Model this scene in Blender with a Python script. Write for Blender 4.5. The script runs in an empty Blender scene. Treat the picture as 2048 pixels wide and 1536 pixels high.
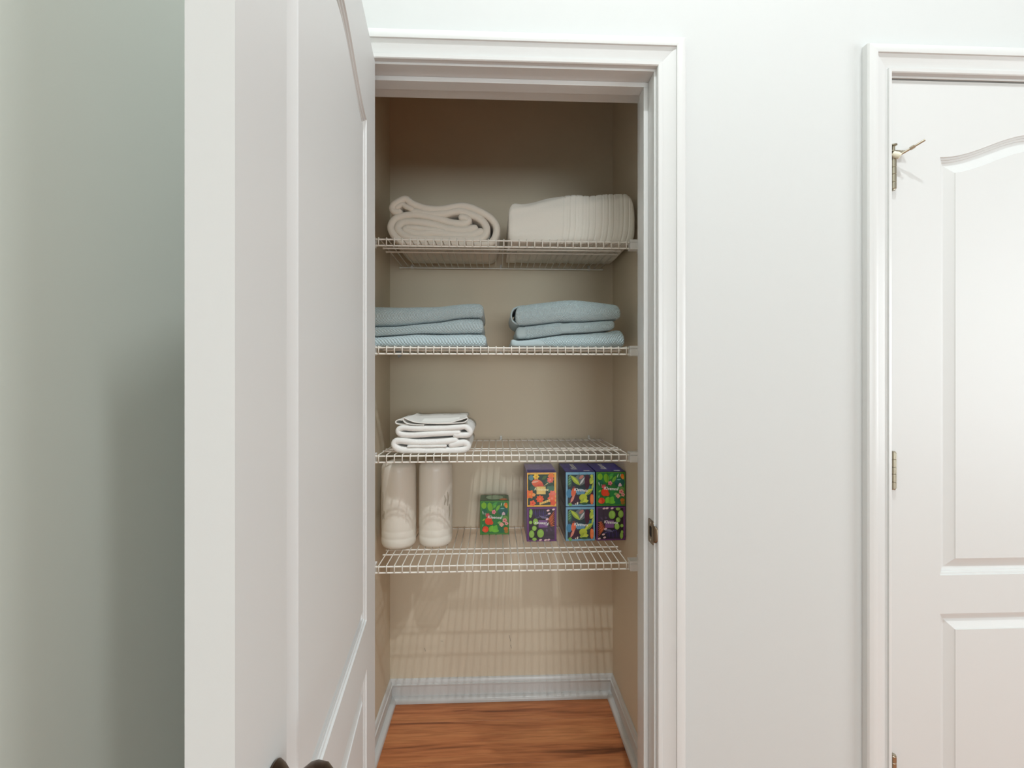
import bpy, bmesh, math, random
import numpy as np
from mathutils import Vector, Matrix
from mathutils.geometry import tessellate_polygon

random.seed(7)
C = bpy.context.scene.collection
S = bpy.context.scene

# ------------------------------------------------------------------ camera
F = 880.0                      # focal length in pixels of the 2048 x 1536 frame
CX, CY = 1024.0, 762.0         # principal point
YAW = math.atan(34 / F)
H = 1.29                       # eye height
cam_data = bpy.data.cameras.new('camera')
cam_data.sensor_width = 36.0
cam_data.lens = 36.0 * F / 2048.0
cam_data.shift_y = -(768.0 - CY) / 2048.0
cam_data.clip_start = 0.02
cam = bpy.data.objects.new('camera', cam_data)
C.objects.link(cam)
cam.location = (0, 0, H)
cam.rotation_euler = (math.pi / 2, 0, -YAW)
S.camera = cam

# ------------------------------------------------------------------ world, lights, exposure
world = bpy.data.worlds.new('world')
S.world = world
world.use_nodes = True
world.node_tree.nodes['Background'].inputs[0].default_value = (0.9, 0.95, 1.0, 1)
world.node_tree.nodes['Background'].inputs[1].default_value = 0.15
S.view_settings.view_transform = 'Standard'
S.view_settings.look = 'None'
S.view_settings.gamma = 1.0
S.view_settings.use_curve_mapping = False
S.view_settings.exposure = 0.08

CEIL = 3.6
# x, y, watts, radius of the ceiling lamps of the hall
LAMPS = [(0.17, 0.0, 29.0, 0.03), (1.3, -0.1, 19.0, 0.035), (1.0, -2.6, 3.0, 0.09)]
for lx, ly, w, r in LAMPS:
    ld = bpy.data.lights.new('ceiling_lamp_light', 'AREA')
    ld.shape = 'DISK'
    ld.size = 2 * r
    ld.energy = w
    ld.color = (0.90, 0.965, 1.0)
    lo = bpy.data.objects.new('ceiling_lamp_light', ld)
    C.objects.link(lo)
    lo.location = (lx, ly, CEIL - 0.03)

# added frontal and side fill lights, set at two made-up hall windows
FILLWIN = (-0.1, 2.1, 0.75, 2.15, -5.0)          # x0, x1, z0, z1, y of the wall
FILLWIN2 = (-1.2, 0.2, 0.75, 2.15, 3.3)        # y0, y1, z0, z1, x of the wall
def fill_light(name, w, h, loc, rot, energy):
    wl = bpy.data.lights.new(name, 'AREA')
    wl.shape = 'RECTANGLE'
    wl.size = w; wl.size_y = h
    wl.energy = energy
    wl.color = (0.875, 0.965, 1.0)
    wo = bpy.data.objects.new(name, wl)
    C.objects.link(wo)
    wo.location = loc
    wo.rotation_euler = rot
fill_light('fill_light_back', FILLWIN[1] - FILLWIN[0], FILLWIN[3] - FILLWIN[2], ((FILLWIN[0] + FILLWIN[1]) / 2, FILLWIN[4] + 0.06, (FILLWIN[2] + FILLWIN[3]) / 2), (math.pi / 2, 0, 0), 86.0)
fill_light('fill_light_side', FILLWIN2[1] - FILLWIN2[0], FILLWIN2[3] - FILLWIN2[2], (FILLWIN2[4] - 0.06, (FILLWIN2[0] + FILLWIN2[1]) / 2, (FILLWIN2[2] + FILLWIN2[3]) / 2), (math.pi / 2, 0, math.pi / 2), 33.0)

# ------------------------------------------------------------------ pixel helpers
def ray(px, py):
    dx = (px - CX) / F
    dz = -(py - CY) / F
    c, s = math.cos(YAW), math.sin(YAW)
    return Vector((dx * c + s, c - dx * s, dz))

def PY(px, py, Y):
    d = ray(px, py)
    return d * (Y / d.y) + Vector((0, 0, H))

# ------------------------------------------------------------------ key planes
YW = 1.052                      # hall face of the closet wall
YI = 1.170                      # closet face of that wall
ZB = 1.800                      # back wall of the closet
YF = 1.424                      # front edge of the shelves
XR = 0.486        # closet right wall
XL = PY(780, 700, ZB).x         # closet left wall
XJR = 0.385                     # right jamb face of the closet opening
XJL = -0.322                    # left jamb face
ZH = PY(1000, 134, YW).z        # underside of the head casing / jamb
XWL = -0.430                    # hall left wall
XWR = 3.3
YBK = -5.0
X2L = 0.976                     # second door opening
X2R = X2L + 0.768
DECK = [PY(1010, y, YF).z for y in (478, 693, 908.5, 1128)]
WT = 0.0019

# ------------------------------------------------------------------ materials
def lin(c):
    return tuple(((v / 255) / 12.92 if v / 255 <= 0.04045 else ((v / 255 + 0.055) / 1.055) ** 2.4) for v in c)

MATS = {}
def mat(name, col, rough=0.6, metal=0.0, bump=None, coat=0.0, var=None, spec=None, sheen=0.0, trans=0.0):
    """col: sRGB 0-255.  bump: (scale, strength, distance, detail).  var: (scale, amount) colour noise."""
    if name in MATS:
        return MATS[name]
    m = bpy.data.materials.new(name)
    m.use_nodes = True
    nt = m.node_tree
    b = nt.nodes['Principled BSDF']
    base = lin(col) + (1,)
    b.inputs['Base Color'].default_value = base
    b.inputs['Roughness'].default_value = rough
    b.inputs['Metallic'].default_value = metal
    if spec is not None:
        b.inputs['Specular IOR Level'].default_value = spec
    if coat:
        b.inputs['Coat Weight'].default_value = coat
        b.inputs['Coat Roughness'].default_value = 0.15
    if sheen:
        b.inputs['Sheen Weight'].default_value = sheen
    if bump or var:
        tc = nt.nodes.new('ShaderNodeTexCoord')
    if bump:
        n = nt.nodes.new('ShaderNodeTexNoise')
        n.inputs['Scale'].default_value = bump[0]
        n.inputs['Detail'].default_value = bump[3]
        bp = nt.nodes.new('ShaderNodeBump')
        bp.inputs['Strength'].default_value = bump[1]
        bp.inputs['Distance'].default_value = bump[2]
        nt.links.new(tc.outputs['Object'], n.inputs['Vector'])
        nt.links.new(n.outputs['Fac'], bp.inputs['Height'])
        nt.links.new(bp.outputs['Normal'], b.inputs['Normal'])
    if var:
        n2 = nt.nodes.new('ShaderNodeTexNoise')
        n2.inputs['Scale'].default_value = var[0]
        n2.inputs['Detail'].default_value = 4
        mp = nt.nodes.new('ShaderNodeMapRange')
        mp.inputs['To Min'].default_value = 1 - var[1]
        mp.inputs['To Max'].default_value = 1 + var[1]
        hs = nt.nodes.new('ShaderNodeHueSaturation')
        hs.inputs['Color'].default_value = base
        nt.links.new(tc.outputs['Object'], n2.inputs['Vector'])
        nt.links.new(n2.outputs['Fac'], mp.inputs['Value'])
        nt.links.new(mp.outputs['Result'], hs.inputs['Value'])
        nt.links.new(hs.outputs['Color'], b.inputs['Base Color'])
    MATS[name] = m
    return m

M_WALL = mat('white_wall_paint', (199, 200, 198), 0.75, bump=(260, 0.10, 0.0006, 3))
M_WALLL = mat('pale_sage_wall_paint', (221, 225, 216), 0.75, bump=(260, 0.10, 0.0006, 3))
M_TRIM = mat('white_trim_paint', (210, 210, 208), 0.32)
M_DOOR = mat('white_door_paint', (207, 207, 205), 0.48, bump=(420, 0.06, 0.0004, 2))
M_CLOSET = mat('beige_closet_paint', (221, 208, 185), 0.7, bump=(260, 0.10, 0.0006, 3), var=(3, 0.015))
M_CEIL = mat('ceiling_paint', (205, 205, 203), 0.9)
M_TAUPE = mat('taupe_wall_paint', (158, 152, 142), 0.8)  # mid tone for the unseen walls, chosen to lower the bounce light
M_WIRE = mat('white_vinyl_wire', (244, 240, 230), 0.38)
M_PLAST = mat('white_plastic', (236, 236, 234), 0.4)
M_NICKEL = mat('brushed_nickel', (176, 168, 150), 0.34, metal=1.0, bump=(900, 0.15, 0.0002, 1))
M_STRIKE = mat('aged_strike_metal', (140, 124, 104), 0.4, metal=1.0, bump=(300, 0.2, 0.0003, 2))
M_BRONZE = mat('dark_bronze', (82, 64, 52), 0.32, metal=0.9)
M_DARK = mat('dark_gap', (26, 22, 19), 0.9)
M_RUBBER = mat('cream_rubber', (222, 216, 194), 0.6)
M_BLANKET = mat('cream_fleece', (240, 232, 219), 0.95, bump=(420, 0.55, 0.0012, 4), sheen=0.3)
M_QUILT = mat('white_quilt_cotton', (246, 242, 232), 0.92, bump=(330, 0.45, 0.0010, 4), sheen=0.2)
M_TERRY = mat('white_terry', (250, 249, 245), 0.95, bump=(520, 0.9, 0.0016, 3), sheen=0.3)
M_CLOTH = mat('white_woven_cloth', (240, 238, 232), 0.9, bump=(700, 0.4, 0.0006, 2))
M_BLUE = mat('pale_blue_knit', (190, 207, 211), 0.92, bump=(600, 0.4, 0.0007, 2), sheen=0.25)
M_LAMPGLASS = bpy.data.materials.new('lamp_diffuser')
M_LAMPGLASS.use_nodes = True
_b = M_LAMPGLASS.node_tree.nodes['Principled BSDF']
_b.inputs['Emission Color'].default_value = (1, 0.96, 0.9, 1)
_b.inputs['Emission Strength'].default_value = 3.0

def make_paper_mat():
    m = bpy.data.materials.new('paper_roll_wrap')
    m.use_nodes = True
    nt = m.node_tree
    b = nt.nodes['Principled BSDF']
    b.inputs['Base Color'].default_value = lin((238, 232, 220)) + (1,)
    b.inputs['Roughness'].default_value = 0.45
    b.inputs['Coat Weight'].default_value = 0.25
    b.inputs['Coat Roughness'].default_value = 0.2
    tc = nt.nodes.new('ShaderNodeTexCoord')
    n = nt.nodes.new('ShaderNodeTexNoise')
    n.inputs['Scale'].default_value = 24
    n.inputs['Detail'].default_value = 3
    mp = nt.nodes.new('ShaderNodeMapping')
    mp.inputs['Scale'].default_value = (1, 1, 0.35)
    bp = nt.nodes.new('ShaderNodeBump')
    bp.inputs['Strength'].default_value = 0.25
    bp.inputs['Distance'].default_value = 0.002
    nt.links.new(tc.outputs['Object'], mp.inputs['Vector'])
    nt.links.new(mp.outputs['Vector'], n.inputs['Vector'])
    nt.links.new(n.outputs['Fac'], bp.inputs['Height'])
    nt.links.new(bp.outputs['Normal'], b.inputs['Normal'])
    return m
M_PAPER = make_paper_mat()

def make_wood():
    m = bpy.data.materials.new('floor_oak')
    m.use_nodes = True
    nt = m.node_tree
    b = nt.nodes['Principled BSDF']
    tc = nt.nodes.new('ShaderNodeTexCoord')
    oi = nt.nodes.new('ShaderNodeObjectInfo')
    add = nt.nodes.new('ShaderNodeVectorMath'); add.operation = 'ADD'
    sc = nt.nodes.new('ShaderNodeVectorMath'); sc.operation = 'SCALE'
    comb = nt.nodes.new('ShaderNodeCombineXYZ')
    nt.links.new(oi.outputs['Random'], comb.inputs[0])
    nt.links.new(oi.outputs['Random'], comb.inputs[2])
    nt.links.new(comb.outputs[0], sc.inputs[0]); sc.inputs['Scale'].default_value = 37.0
    nt.links.new(tc.outputs['Object'], add.inputs[0]); nt.links.new(sc.outputs[0], add.inputs[1])
    mp = nt.nodes.new('ShaderNodeMapping'); mp.inputs['Scale'].default_value = (1.1, 11, 1)
    nt.links.new(add.outputs[0], mp.inputs['Vector'])
    n1 = nt.nodes.new('ShaderNodeTexNoise'); n1.inputs['Scale'].default_value = 2.2; n1.inputs['Detail'].default_value = 8; n1.inputs['Distortion'].default_value = 0.9
    n2 = nt.nodes.new('ShaderNodeTexNoise'); n2.inputs['Scale'].default_value = 14; n2.inputs['Detail'].default_value = 6
    mp2 = nt.nodes.new('ShaderNodeMapping'); mp2.inputs['Scale'].default_value = (0.6, 9, 1)
    nt.links.new(add.outputs[0], mp2.inputs['Vector'])
    nt.links.new(mp.outputs['Vector'], n1.inputs['Vector'])
    nt.links.new(mp2.outputs['Vector'], n2.inputs['Vector'])
    r1 = nt.nodes.new('ShaderNodeValToRGB')
    e = r1.color_ramp.elements
    e[0].position = 0.26; e[0].color = lin((112, 64, 38)) + (1,)
    e[1].position = 0.46; e[1].color = lin((196, 122, 76)) + (1,)
    x = e.new(0.75); x.color = lin((216, 146, 94)) + (1,)
    nt.links.new(n1.outputs['Fac'], r1.inputs['Fac'])
    mx = nt.nodes.new('ShaderNodeMixRGB'); mx.blend_type = 'MULTIPLY'
    r2 = nt.nodes.new('ShaderNodeValToRGB')
    r2.color_ramp.elements[0].position = 0.35; r2.color_ramp.elements[0].color = (0.68, 0.62, 0.58, 1)
    r2.color_ramp.elements[1].position = 0.6; r2.color_ramp.elements[1].color = (1, 1, 1, 1)
    nt.links.new(n2.outputs['Fac'], r2.inputs['Fac'])
    mx.inputs['Fac'].default_value = 0.7
    nt.links.new(r1.outputs['Color'], mx.inputs['Color1'])
    nt.links.new(r2.outputs['Color'], mx.inputs['Color2'])
    nt.links.new(mx.outputs['Color'], b.inputs['Base Color'])
    b.inputs['Roughness'].default_value = 0.42
    bp = nt.nodes.new('ShaderNodeBump'); bp.inputs['Strength'].default_value = 0.15; bp.inputs['Distance'].default_value = 0.0006
    nt.links.new(n2.outputs['Fac'], bp.inputs['Height'])
    nt.links.new(bp.outputs['Normal'], b.inputs['Normal'])
    return m
M_WOOD = make_wood()

# ------------------------------------------------------------------ object helpers
def link(name, me, m=None, parent=None, smooth=None):
    o = bpy.data.objects.new(name, me)
    C.objects.link(o)
    if m is not None and len(me.materials) == 0:
        me.materials.append(m)
    if smooth is not None:
        me.polygons.foreach_set('use_smooth', [True] * len(me.polygons))
        me.set_sharp_from_angle(angle=math.radians(smooth))
    if parent is not None:
        o.parent = parent
    return o

def mesh(verts, faces):
    me = bpy.data.meshes.new('m')
    me.from_pydata([tuple(v) for v in verts], [], [tuple(f) for f in faces])
    me.update()
    return me

def fromb(bm, recalc=True):
    if recalc:
        bmesh.ops.recalc_face_normals(bm, faces=bm.faces)
    me = bpy.data.meshes.new('m')
    bm.to_mesh(me)
    bm.free()
    return me

def bbox(bm, x0, x1, y0, y1, z0, z1, bev=0.0, seg=2):
    r = bmesh.ops.create_cube(bm, size=1.0)
    vs = r['verts']
    bmesh.ops.scale(bm, vec=(x1 - x0, y1 - y0, z1 - z0), verts=vs)
    bmesh.ops.translate(bm, vec=((x0 + x1) / 2, (y0 + y1) / 2, (z0 + z1) / 2), verts=vs)
    if bev:
        es = list({e for v in vs for e in v.link_edges})
        bmesh.ops.bevel(bm, geom=es, offset=bev, segments=seg, affect='EDGES', profile=0.5)

def boxmesh(*a, **k):
    bm = bmesh.new(); bbox(bm, *a, **k); return fromb(bm)

def boxes(lst, bev=0.0):
    bm = bmesh.new()
    for b in lst:
        bbox(bm, *b, bev=bev)
    return fromb(bm)

def empty(name, loc=(0, 0, 0)):
    o = bpy.data.objects.new(name, None)
    o.empty_display_size = 0.05
    C.objects.link(o)
    o.location = loc
    return o

def tag(o, label=None, cat=None, group=None, kind=None):
    if label: o['label'] = label
    if cat: o['category'] = cat
    if group: o['group'] = group
    if kind: o['kind'] = kind
    return o

def struct(name, me, m, label, cat=None, smooth=None):
    o = link(name, me, m, smooth=smooth)
    tag(o, label, cat, kind='structure')
    return o

def loft(A, B, close=True):
    """A, B: equally long point lists (open profiles); bridge, and cap both ends."""
    n = len(A)
    v = list(A) + list(B)
    f = [(i, i + 1, n + i + 1, n + i) for i in range(n - 1)]
    if close:
        f.append((n - 1, 0, n, 2 * n - 1))
        f.append(tuple(range(n)))
        f.append(tuple(range(2 * n - 1, n - 1, -1)))
    bm = bmesh.new()
    bv = [bm.verts.new(p) for p in v]
    for q in f:
        try: bm.faces.new([bv[i] for i in q])
        except ValueError: pass
    return fromb(bm)

def tube(path, r, n=8, caps=True):
    path = [Vector(p) for p in path]
    vs, fs = [], []
    up = None
    for i, p in enumerate(path):
        t = (path[min(i + 1, len(path) - 1)] - path[max(i - 1, 0)]).normalized()
        if up is None:
            up = Vector((0, 0, 1)) if abs(t.z) < 0.9 else Vector((1, 0, 0))
        a = t.cross(up).normalized()
        b = a.cross(t).normalized()
        up = b
        rr = r[i] if isinstance(r, (list, tuple)) else r
        for k in range(n):
            th = 2 * math.pi * k / n
            vs.append(p + a * (rr * math.cos(th)) + b * (rr * math.sin(th)))
    for i in range(len(path) - 1):
        for k in range(n):
            k2 = (k + 1) % n
            fs.append((i * n + k, i * n + k2, (i + 1) * n + k2, (i + 1) * n + k))
    if caps:
        fs.append(tuple(range(n - 1, -1, -1)))
        fs.append(tuple(range((len(path) - 1) * n, len(path) * n)))
    return vs, fs

def tubes_mesh(lst, n=8):
    V, Fc = [], []
    for path, r in lst:
        v, f = tube(path, r, n)
        o = len(V)
        V += v
        Fc += [tuple(i + o for i in q) for q in f]
    return mesh(V, Fc)

def lathe(prof, n=32, axis='z'):
    """prof: list of (r, h)."""
    V, Fc = [], []
    for r, h in prof:
        for k in range(n):
            t = 2 * math.pi * k / n
            V.append((r * math.cos(t), r * math.sin(t), h))
    for i in range(len(prof) - 1):
        for k in range(n):
            k2 = (k + 1) % n
            Fc.append((i * n + k, i * n + k2, (i + 1) * n + k2, (i + 1) * n + k))
    Fc.append(tuple(range(n - 1, -1, -1)))
    Fc.append(tuple(range((len(prof) - 1) * n, len(prof) * n)))
    me = mesh(V, Fc)
    if axis == 'y':      # profile height runs along -y
        me.transform(Matrix.Rotation(math.pi / 2, 4, 'X'))
    return me

# ------------------------------------------------------------------ room shell
T = 0.02
JT = 0.018          # jamb thickness
wf = [(XWL - 0.1, XJL - JT, YW, YI, 0, CEIL),
      (XJL - JT, XJR + JT, YW, YI, ZH + JT, CEIL),
      (XJR + JT, X2L - JT, YW, YI, 0, CEIL),
      (X2L - JT, X2R + JT, YW, YI, ZH + JT, CEIL),
      (X2R + JT, XWR, YW, YI, 0, CEIL)]
struct('wall_front', boxes(wf), M_WALL, 'white painted hall wall around the closet opening', 'wall')
struct('wall_left', boxmesh(XWL - 0.1, XWL, YBK, YW, 0, CEIL), M_WALLL, 'pale grey-green side wall left of the open door', 'wall')
struct('wall_right', boxmesh(XWR, XWR + 0.1, YBK, YI, 0, CEIL), M_TAUPE, 'taupe hall wall at the far right', 'wall')
struct('wall_back', boxmesh(XWL - 0.1, XWR + 0.1, YBK - 0.1, YBK, 0, CEIL), M_TAUPE, 'taupe hall wall opposite the closet', 'wall')
struct('ceiling', boxmesh(XWL - 0.1, XWR + 0.1, YBK - 0.1, YI, CEIL, CEIL + 0.1), M_CEIL, 'white hall ceiling', 'ceiling')
CZ = 2.62
struct('wall_closet_back', boxmesh(XL - 0.1, XR + 0.1, ZB, ZB + 0.1, 0, CZ), M_CLOSET, 'beige back wall of the closet behind the shelves', 'wall')
struct('wall_closet_left', boxmesh(XL - 0.1, XL, YI, ZB, 0, CZ), M_CLOSET, 'beige left side wall inside the closet', 'wall')
struct('wall_closet_right', boxmesh(XR, XR + 0.1, YI, ZB, 0, CZ), M_CLOSET, 'beige right side wall inside the closet', 'wall')
struct('ceiling_closet', boxmesh(XL - 0.1, XR + 0.1, YI, ZB + 0.1, CZ, CZ + 0.1), M_CLOSET, 'closet ceiling above the top shelf', 'ceiling')

# small scuffs on the closet back wall
wcb = bpy.data.objects['wall_closet_back']
M_SCUFF = mat('grey_scuff', (150, 142, 128), 0.8)
for pts_ in ([(1018, 1270), (1020, 1277), (1021, 1283)], [(1021, 1290), (1023, 1297)], [(849, 1296), (851, 1303)], [(881, 1282), (886, 1283)]):
    V, Fc = [], []
    for k_, (a_, b_) in enumerate(pts_):
        p_ = PY(a_, b_, ZB - 0.0004)
        V += [(p_.x - 0.0007, p_.y, p_.z), (p_.x + 0.0007, p_.y, p_.z + 0.0008)]
    Fc = [(2 * k_, 2 * k_ + 1, 2 * k_ + 3, 2 * k_ + 2) for k_ in range(len(pts_) - 1)]
    link('scuff_mark', mesh(V, Fc), M_SCUFF, wcb)

# floor: sub floor with planks as parts
floor = struct('floor', boxmesh(XWL - 0.1, XWR + 0.1, YBK - 0.1, ZB + 0.1, -0.06, -0.012), M_DARK, 'warm brown wood plank floor', 'floor')
PWID = 0.19
y = 1.484 - 22 * PWID
row = 0
while y < ZB:
    y0, y1 = y, min(y + PWID, ZB)
    x = XWL - random.uniform(0, 0.8) if row < 20 else XWL - 0.02 - 0.1 * (row % 2)
    while x < XWR:
        x1 = x + 1.25
        xa, xb = max(x, XWL), min(x1, XWR)
        if y0 > YI - PWID: xb = min(xb, XR + 0.02)
        if xb - xa > 0.02 and y1 > YBK:
            link('plank', boxmesh(xa + 0.0004, xb - 0.0004, max(y0, YBK) + 0.0004, y1 - 0.0004, -0.012, 0.0, bev=0.0007, seg=1), M_WOOD, floor)
        x = x1
    y += PWID
    row += 1

# ------------------------------------------------------------------ casings and jambs
CP = [(0.0, 0.0), (0.0, 0.0110), (0.0020, 0.0130), (0.0095, 0.0138), (0.0100, 0.0090), (0.0125, 0.0086),
      (0.017, 0.0100), (0.027, 0.0118), (0.037, 0.0150), (0.0425, 0.0165), (0.0430, 0.0205), (0.050, 0.0218),
      (0.058, 0.0212), (0.0635, 0.0192), (0.066, 0.0150), (0.066, 0.0)]
def casing(name, xl, xr, zh, label, right=True):
    root = empty(name, ((xl + xr) / 2, YW, 0))
    tag(root, label, 'door casing', kind='structure')
    rev = 0.005
    a, b, z = xl - rev, xr + rev, zh + rev
    off = Vector(root.location)
    def leg(x0, sgn):
        A = [Vector((x0 + sgn * d, YW - p - 0.0005, 0.0)) - off for d, p in CP]
        B = [Vector((x0 + sgn * d, YW - p - 0.0005, z + d)) - off for d, p in CP]
        return loft(A, B)
    link('side_casing', leg(a, -1), M_TRIM, root, smooth=22)
    link('side_casing', leg(b, 1), M_TRIM, root, smooth=22)
    A = [Vector((a - d, YW - p - 0.0005, z + d)) - off for d, p in CP]
    B = [Vector((b + d, YW - p - 0.0005, z + d)) - off for d, p in CP]
    link('head_casing', loft(A, B), M_TRIM, root, smooth=22)
    return root

def jamb(name, xl, xr, zh, label, ystop):
    root = empty(name, ((xl + xr) / 2, YW, 0))
    tag(root, label, 'door frame', kind='structure')
    ox, oy = root.location.x, root.location.y
    bx = lambda x0, x1, y0, y1, z0, z1: boxmesh(x0 - ox, x1 - ox, y0 - oy, y1 - oy, z0, z1, bev=0.0012)
    yb = YI + 0.006
    link('side_jamb', bx(xl - JT + 0.0005, xl, YW, yb, 0, zh), M_TRIM, root)
    link('side_jamb', bx(xr, xr + JT - 0.0005, YW, yb, 0, zh), M_TRIM, root)
    link('head_jamb', bx(xl - JT + 0.0005, xr + JT - 0.0005, YW, yb, zh, zh + JT - 0.0005), M_TRIM, root)
    st = 0.0115
    link('door_stop', bx(xl, xl + st, ystop, ystop + 0.034, 0, zh - st), M_TRIM, root)
    link('door_stop', bx(xr - st, xr, ystop, ystop + 0.034, 0, zh - st), M_TRIM, root)
    link('door_stop', bx(xl, xr, ystop, ystop + 0.034, zh - st, zh), M_TRIM, root)
    return root

casing('trim_1', XJL, XJR, ZH, 'white moulded casing around the closet opening')
j1 = jamb('trim_2', XJL, XJR, ZH, 'white closet door jamb with stop and strike plate', YW + 0.040)
casing('trim_3', X2L, X2R, ZH, 'white moulded casing around the closed door at right')
jamb('trim_4', X2L, X2R, ZH, 'white jamb around the closed door at right', YW + 0.040)

# strike plate on the right jamb
def strike():
    zc = PY(1305, 1068, YW).z
    bm = bmesh.new()
    # plate with a latch hole: outline and hole in (y, z), thickness along x
    def rr(y0, y1, z0, z1, r, n=5):
        pts = []
        for cy, cz, a0 in ((y1 - r, z1 - r, 0), (y0 + r, z1 - r, 90), (y0 + r, z0 + r, 180), (y1 - r, z0 + r, 270)):
            for k in range(n):
                a = math.radians(a0 + 90 * k / (n - 1))
                pts.append((cy + r * math.cos(a), cz + r * math.sin(a)))
        return pts
    out = rr(YW + 0.001, YW + 0.036, zc - 0.029, zc + 0.029, 0.005)
    hole = rr(YW + 0.012, YW + 0.028, zc - 0.013, zc + 0.013, 0.004)
    pts = out + hole
    tris = tessellate_polygon([[Vector((a, b, 0)) for a, b in out], [Vector((a, b, 0)) for a, b in hole]])
    xs = XJR - 0.0016
    V = [(xs - j1.location.x, a - j1.location.y, b) for a, b in pts]
    V += [(xs + 0.0015 - j1.location.x, a - j1.location.y, b) for a, b in pts]
    n = len(pts)
    Fc = [tuple(t) for t in tris]
    m = len(out)
    Fc += [(i, (i + 1) % m, (i + 1) % m + n, i + n) for i in range(m)]
    h = len(hole)
    Fc += [(m + i, m + (i + 1) % h, m + (i + 1) % h + n, m + i + n) for i in range(h)]
    me = mesh(V, Fc)
    bm.from_mesh(me)
    me = fromb(bm)
    p = tag(link('strike_plate', me, M_STRIKE, j1), 'brown metal strike plate')
    # curved lip that wraps to the casing
    A, B = [], []
    for k in range(6):
        a = math.radians(90 * k / 5)
        A.append((XJR - 0.0018 + 0.010 * (1 - math.cos(a)) * 0.8 - j1.location.x, -0.001 - 0.010 * math.sin(a), 0))
    V = []
    for zz, w in ((-0.020, 0.55), (-0.013, 1), (0.013, 1), (0.020, 0.55)):
        for q in A:
            V.append((A[0][0] + (q[0] - A[0][0]) * w, A[0][1] + (q[1] - A[0][1]) * w, zc + zz))
    Fc = [(r * 6 + i, r * 6 + i + 1, r * 6 + 6 + i + 1, r * 6 + 6 + i) for r in range(3) for i in range(5)]
    lip = link('strike_lip', mesh(V, Fc), M_STRIKE, p, smooth=60)
    sm = lip.modifiers.new('thick', 'SOLIDIFY'); sm.thickness = 0.0014
    hbx = boxmesh(XJR - 0.0004 - j1.location.x, XJR + 0.0003 - j1.location.x, 0.0125, 0.0275, zc - 0.0125, zc + 0.0125)  # dark plate stands in for the shade inside the hole
    link('latch_hole_shade', hbx, M_DARK, p)
    for s in (-1, 1):
        me = lathe([(0.0032, 0), (0.0030, 0.0006), (0.001, 0.0009)], 12)
        me.transform(Matrix.Translation((xs - j1.location.x, 0.0185, zc + s * 0.021)) @ Matrix.Rotation(-math.pi / 2, 4, 'Y'))
        link('screw', me, M_NICKEL, p)
strike()

# ------------------------------------------------------------------ doors
PROF = [(0.0, 0.0), (0.0012, 0.0030), (0.0055, 0.0036), (0.0065, 0.0062), (0.0105, 0.0070), (0.0118, 0.0098),
        (0.0165, 0.0108), (0.0185, 0.0108), (0.040, 0.0026), (0.0408, 0.0010)]
def panel_outline(x0, x1, z0, z1, rise, d=0.0):
    """closed outline of a door panel, moved inward by d (square corners, arched head when rise > 0)"""
    xa, xb = x0 + d, x1 - d
    pts = [Vector((xa, z0 + d)), Vector((xb, z0 + d))]
    if rise <= 0:
        return pts + [Vector((xb, z1 - d)), Vector((xa, z1 - d))]
    n = 44
    W_ = x1 - x0
    for k in range(n + 1):
        x = xb + (xa - xb) * k / n
        t = 2 * math.pi * (x - x0) / W_
        z = z1 + rise * (0.5 - 0.5 * math.cos(t))
        sl = rise * 0.5 * math.sin(t) * 2 * math.pi / W_
        pts.append(Vector((x, z - d * math.sqrt(1 + sl * sl))))
    return pts

def door_slab(W, Ht, T, zu0, zu1, zl0, zl1, stile, rise, z0):
    """x 0..W, y 0..T (y=0 is the first face), z z0..Ht; moulded panels on both faces."""
    outer = [Vector((0, z0)), Vector((W, z0)), Vector((W, Ht)), Vector((0, Ht))]
    args = ((stile, W - stile, zu0, zu1, rise), (stile, W - stile, zl0, zl1, 0))
    P1, P2 = panel_outline(*args[0]), panel_outline(*args[1])
    V, Fc = [], []
    loops = [outer, P1, P2]
    flat = [p for l in loops for p in l]
    tris = tessellate_polygon([[Vector((p.x, p.y, 0)) for p in l] for l in loops])
    rings = []
    for side in (0, 1):
        sy = 0.0 if side == 0 else T
        sg = 1 if side == 0 else -1
        o = len(V)
        V += [(p.x, sy, p.y) for p in flat]
        Fc += [tuple(i + o for i in t) for t in tris]
        rings.append([o, o + 1, o + 2, o + 3])
        st = o + 4
        for P, ag in ((P1, args[0]), (P2, args[1])):
            prev = list(range(st, st + len(P)))
            st += len(P)
            for d, dep in PROF[1:]:
                q = panel_outline(*ag, d)
                cur = list(range(len(V), len(V) + len(P)))
                V += [(p.x, sy + sg * dep, p.y) for p in q]
                n = len(P)
                Fc += [(prev[i], prev[(i + 1) % n], cur[(i + 1) % n], cur[i]) for i in range(n)]
                prev = cur
            q = [Vector((V[i][0], V[i][2], 0)) for i in prev]
            for t in tessellate_polygon([q]):
                Fc.append(tuple(prev[i] for i in t))
    for i in range(4):
        Fc.append((rings[0][i], rings[0][(i + 1) % 4], rings[1][(i + 1) % 4], rings[1][i]))
    bm = bmesh.new()
    bm.from_mesh(mesh(V, Fc))
    return fromb(bm)

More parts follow.
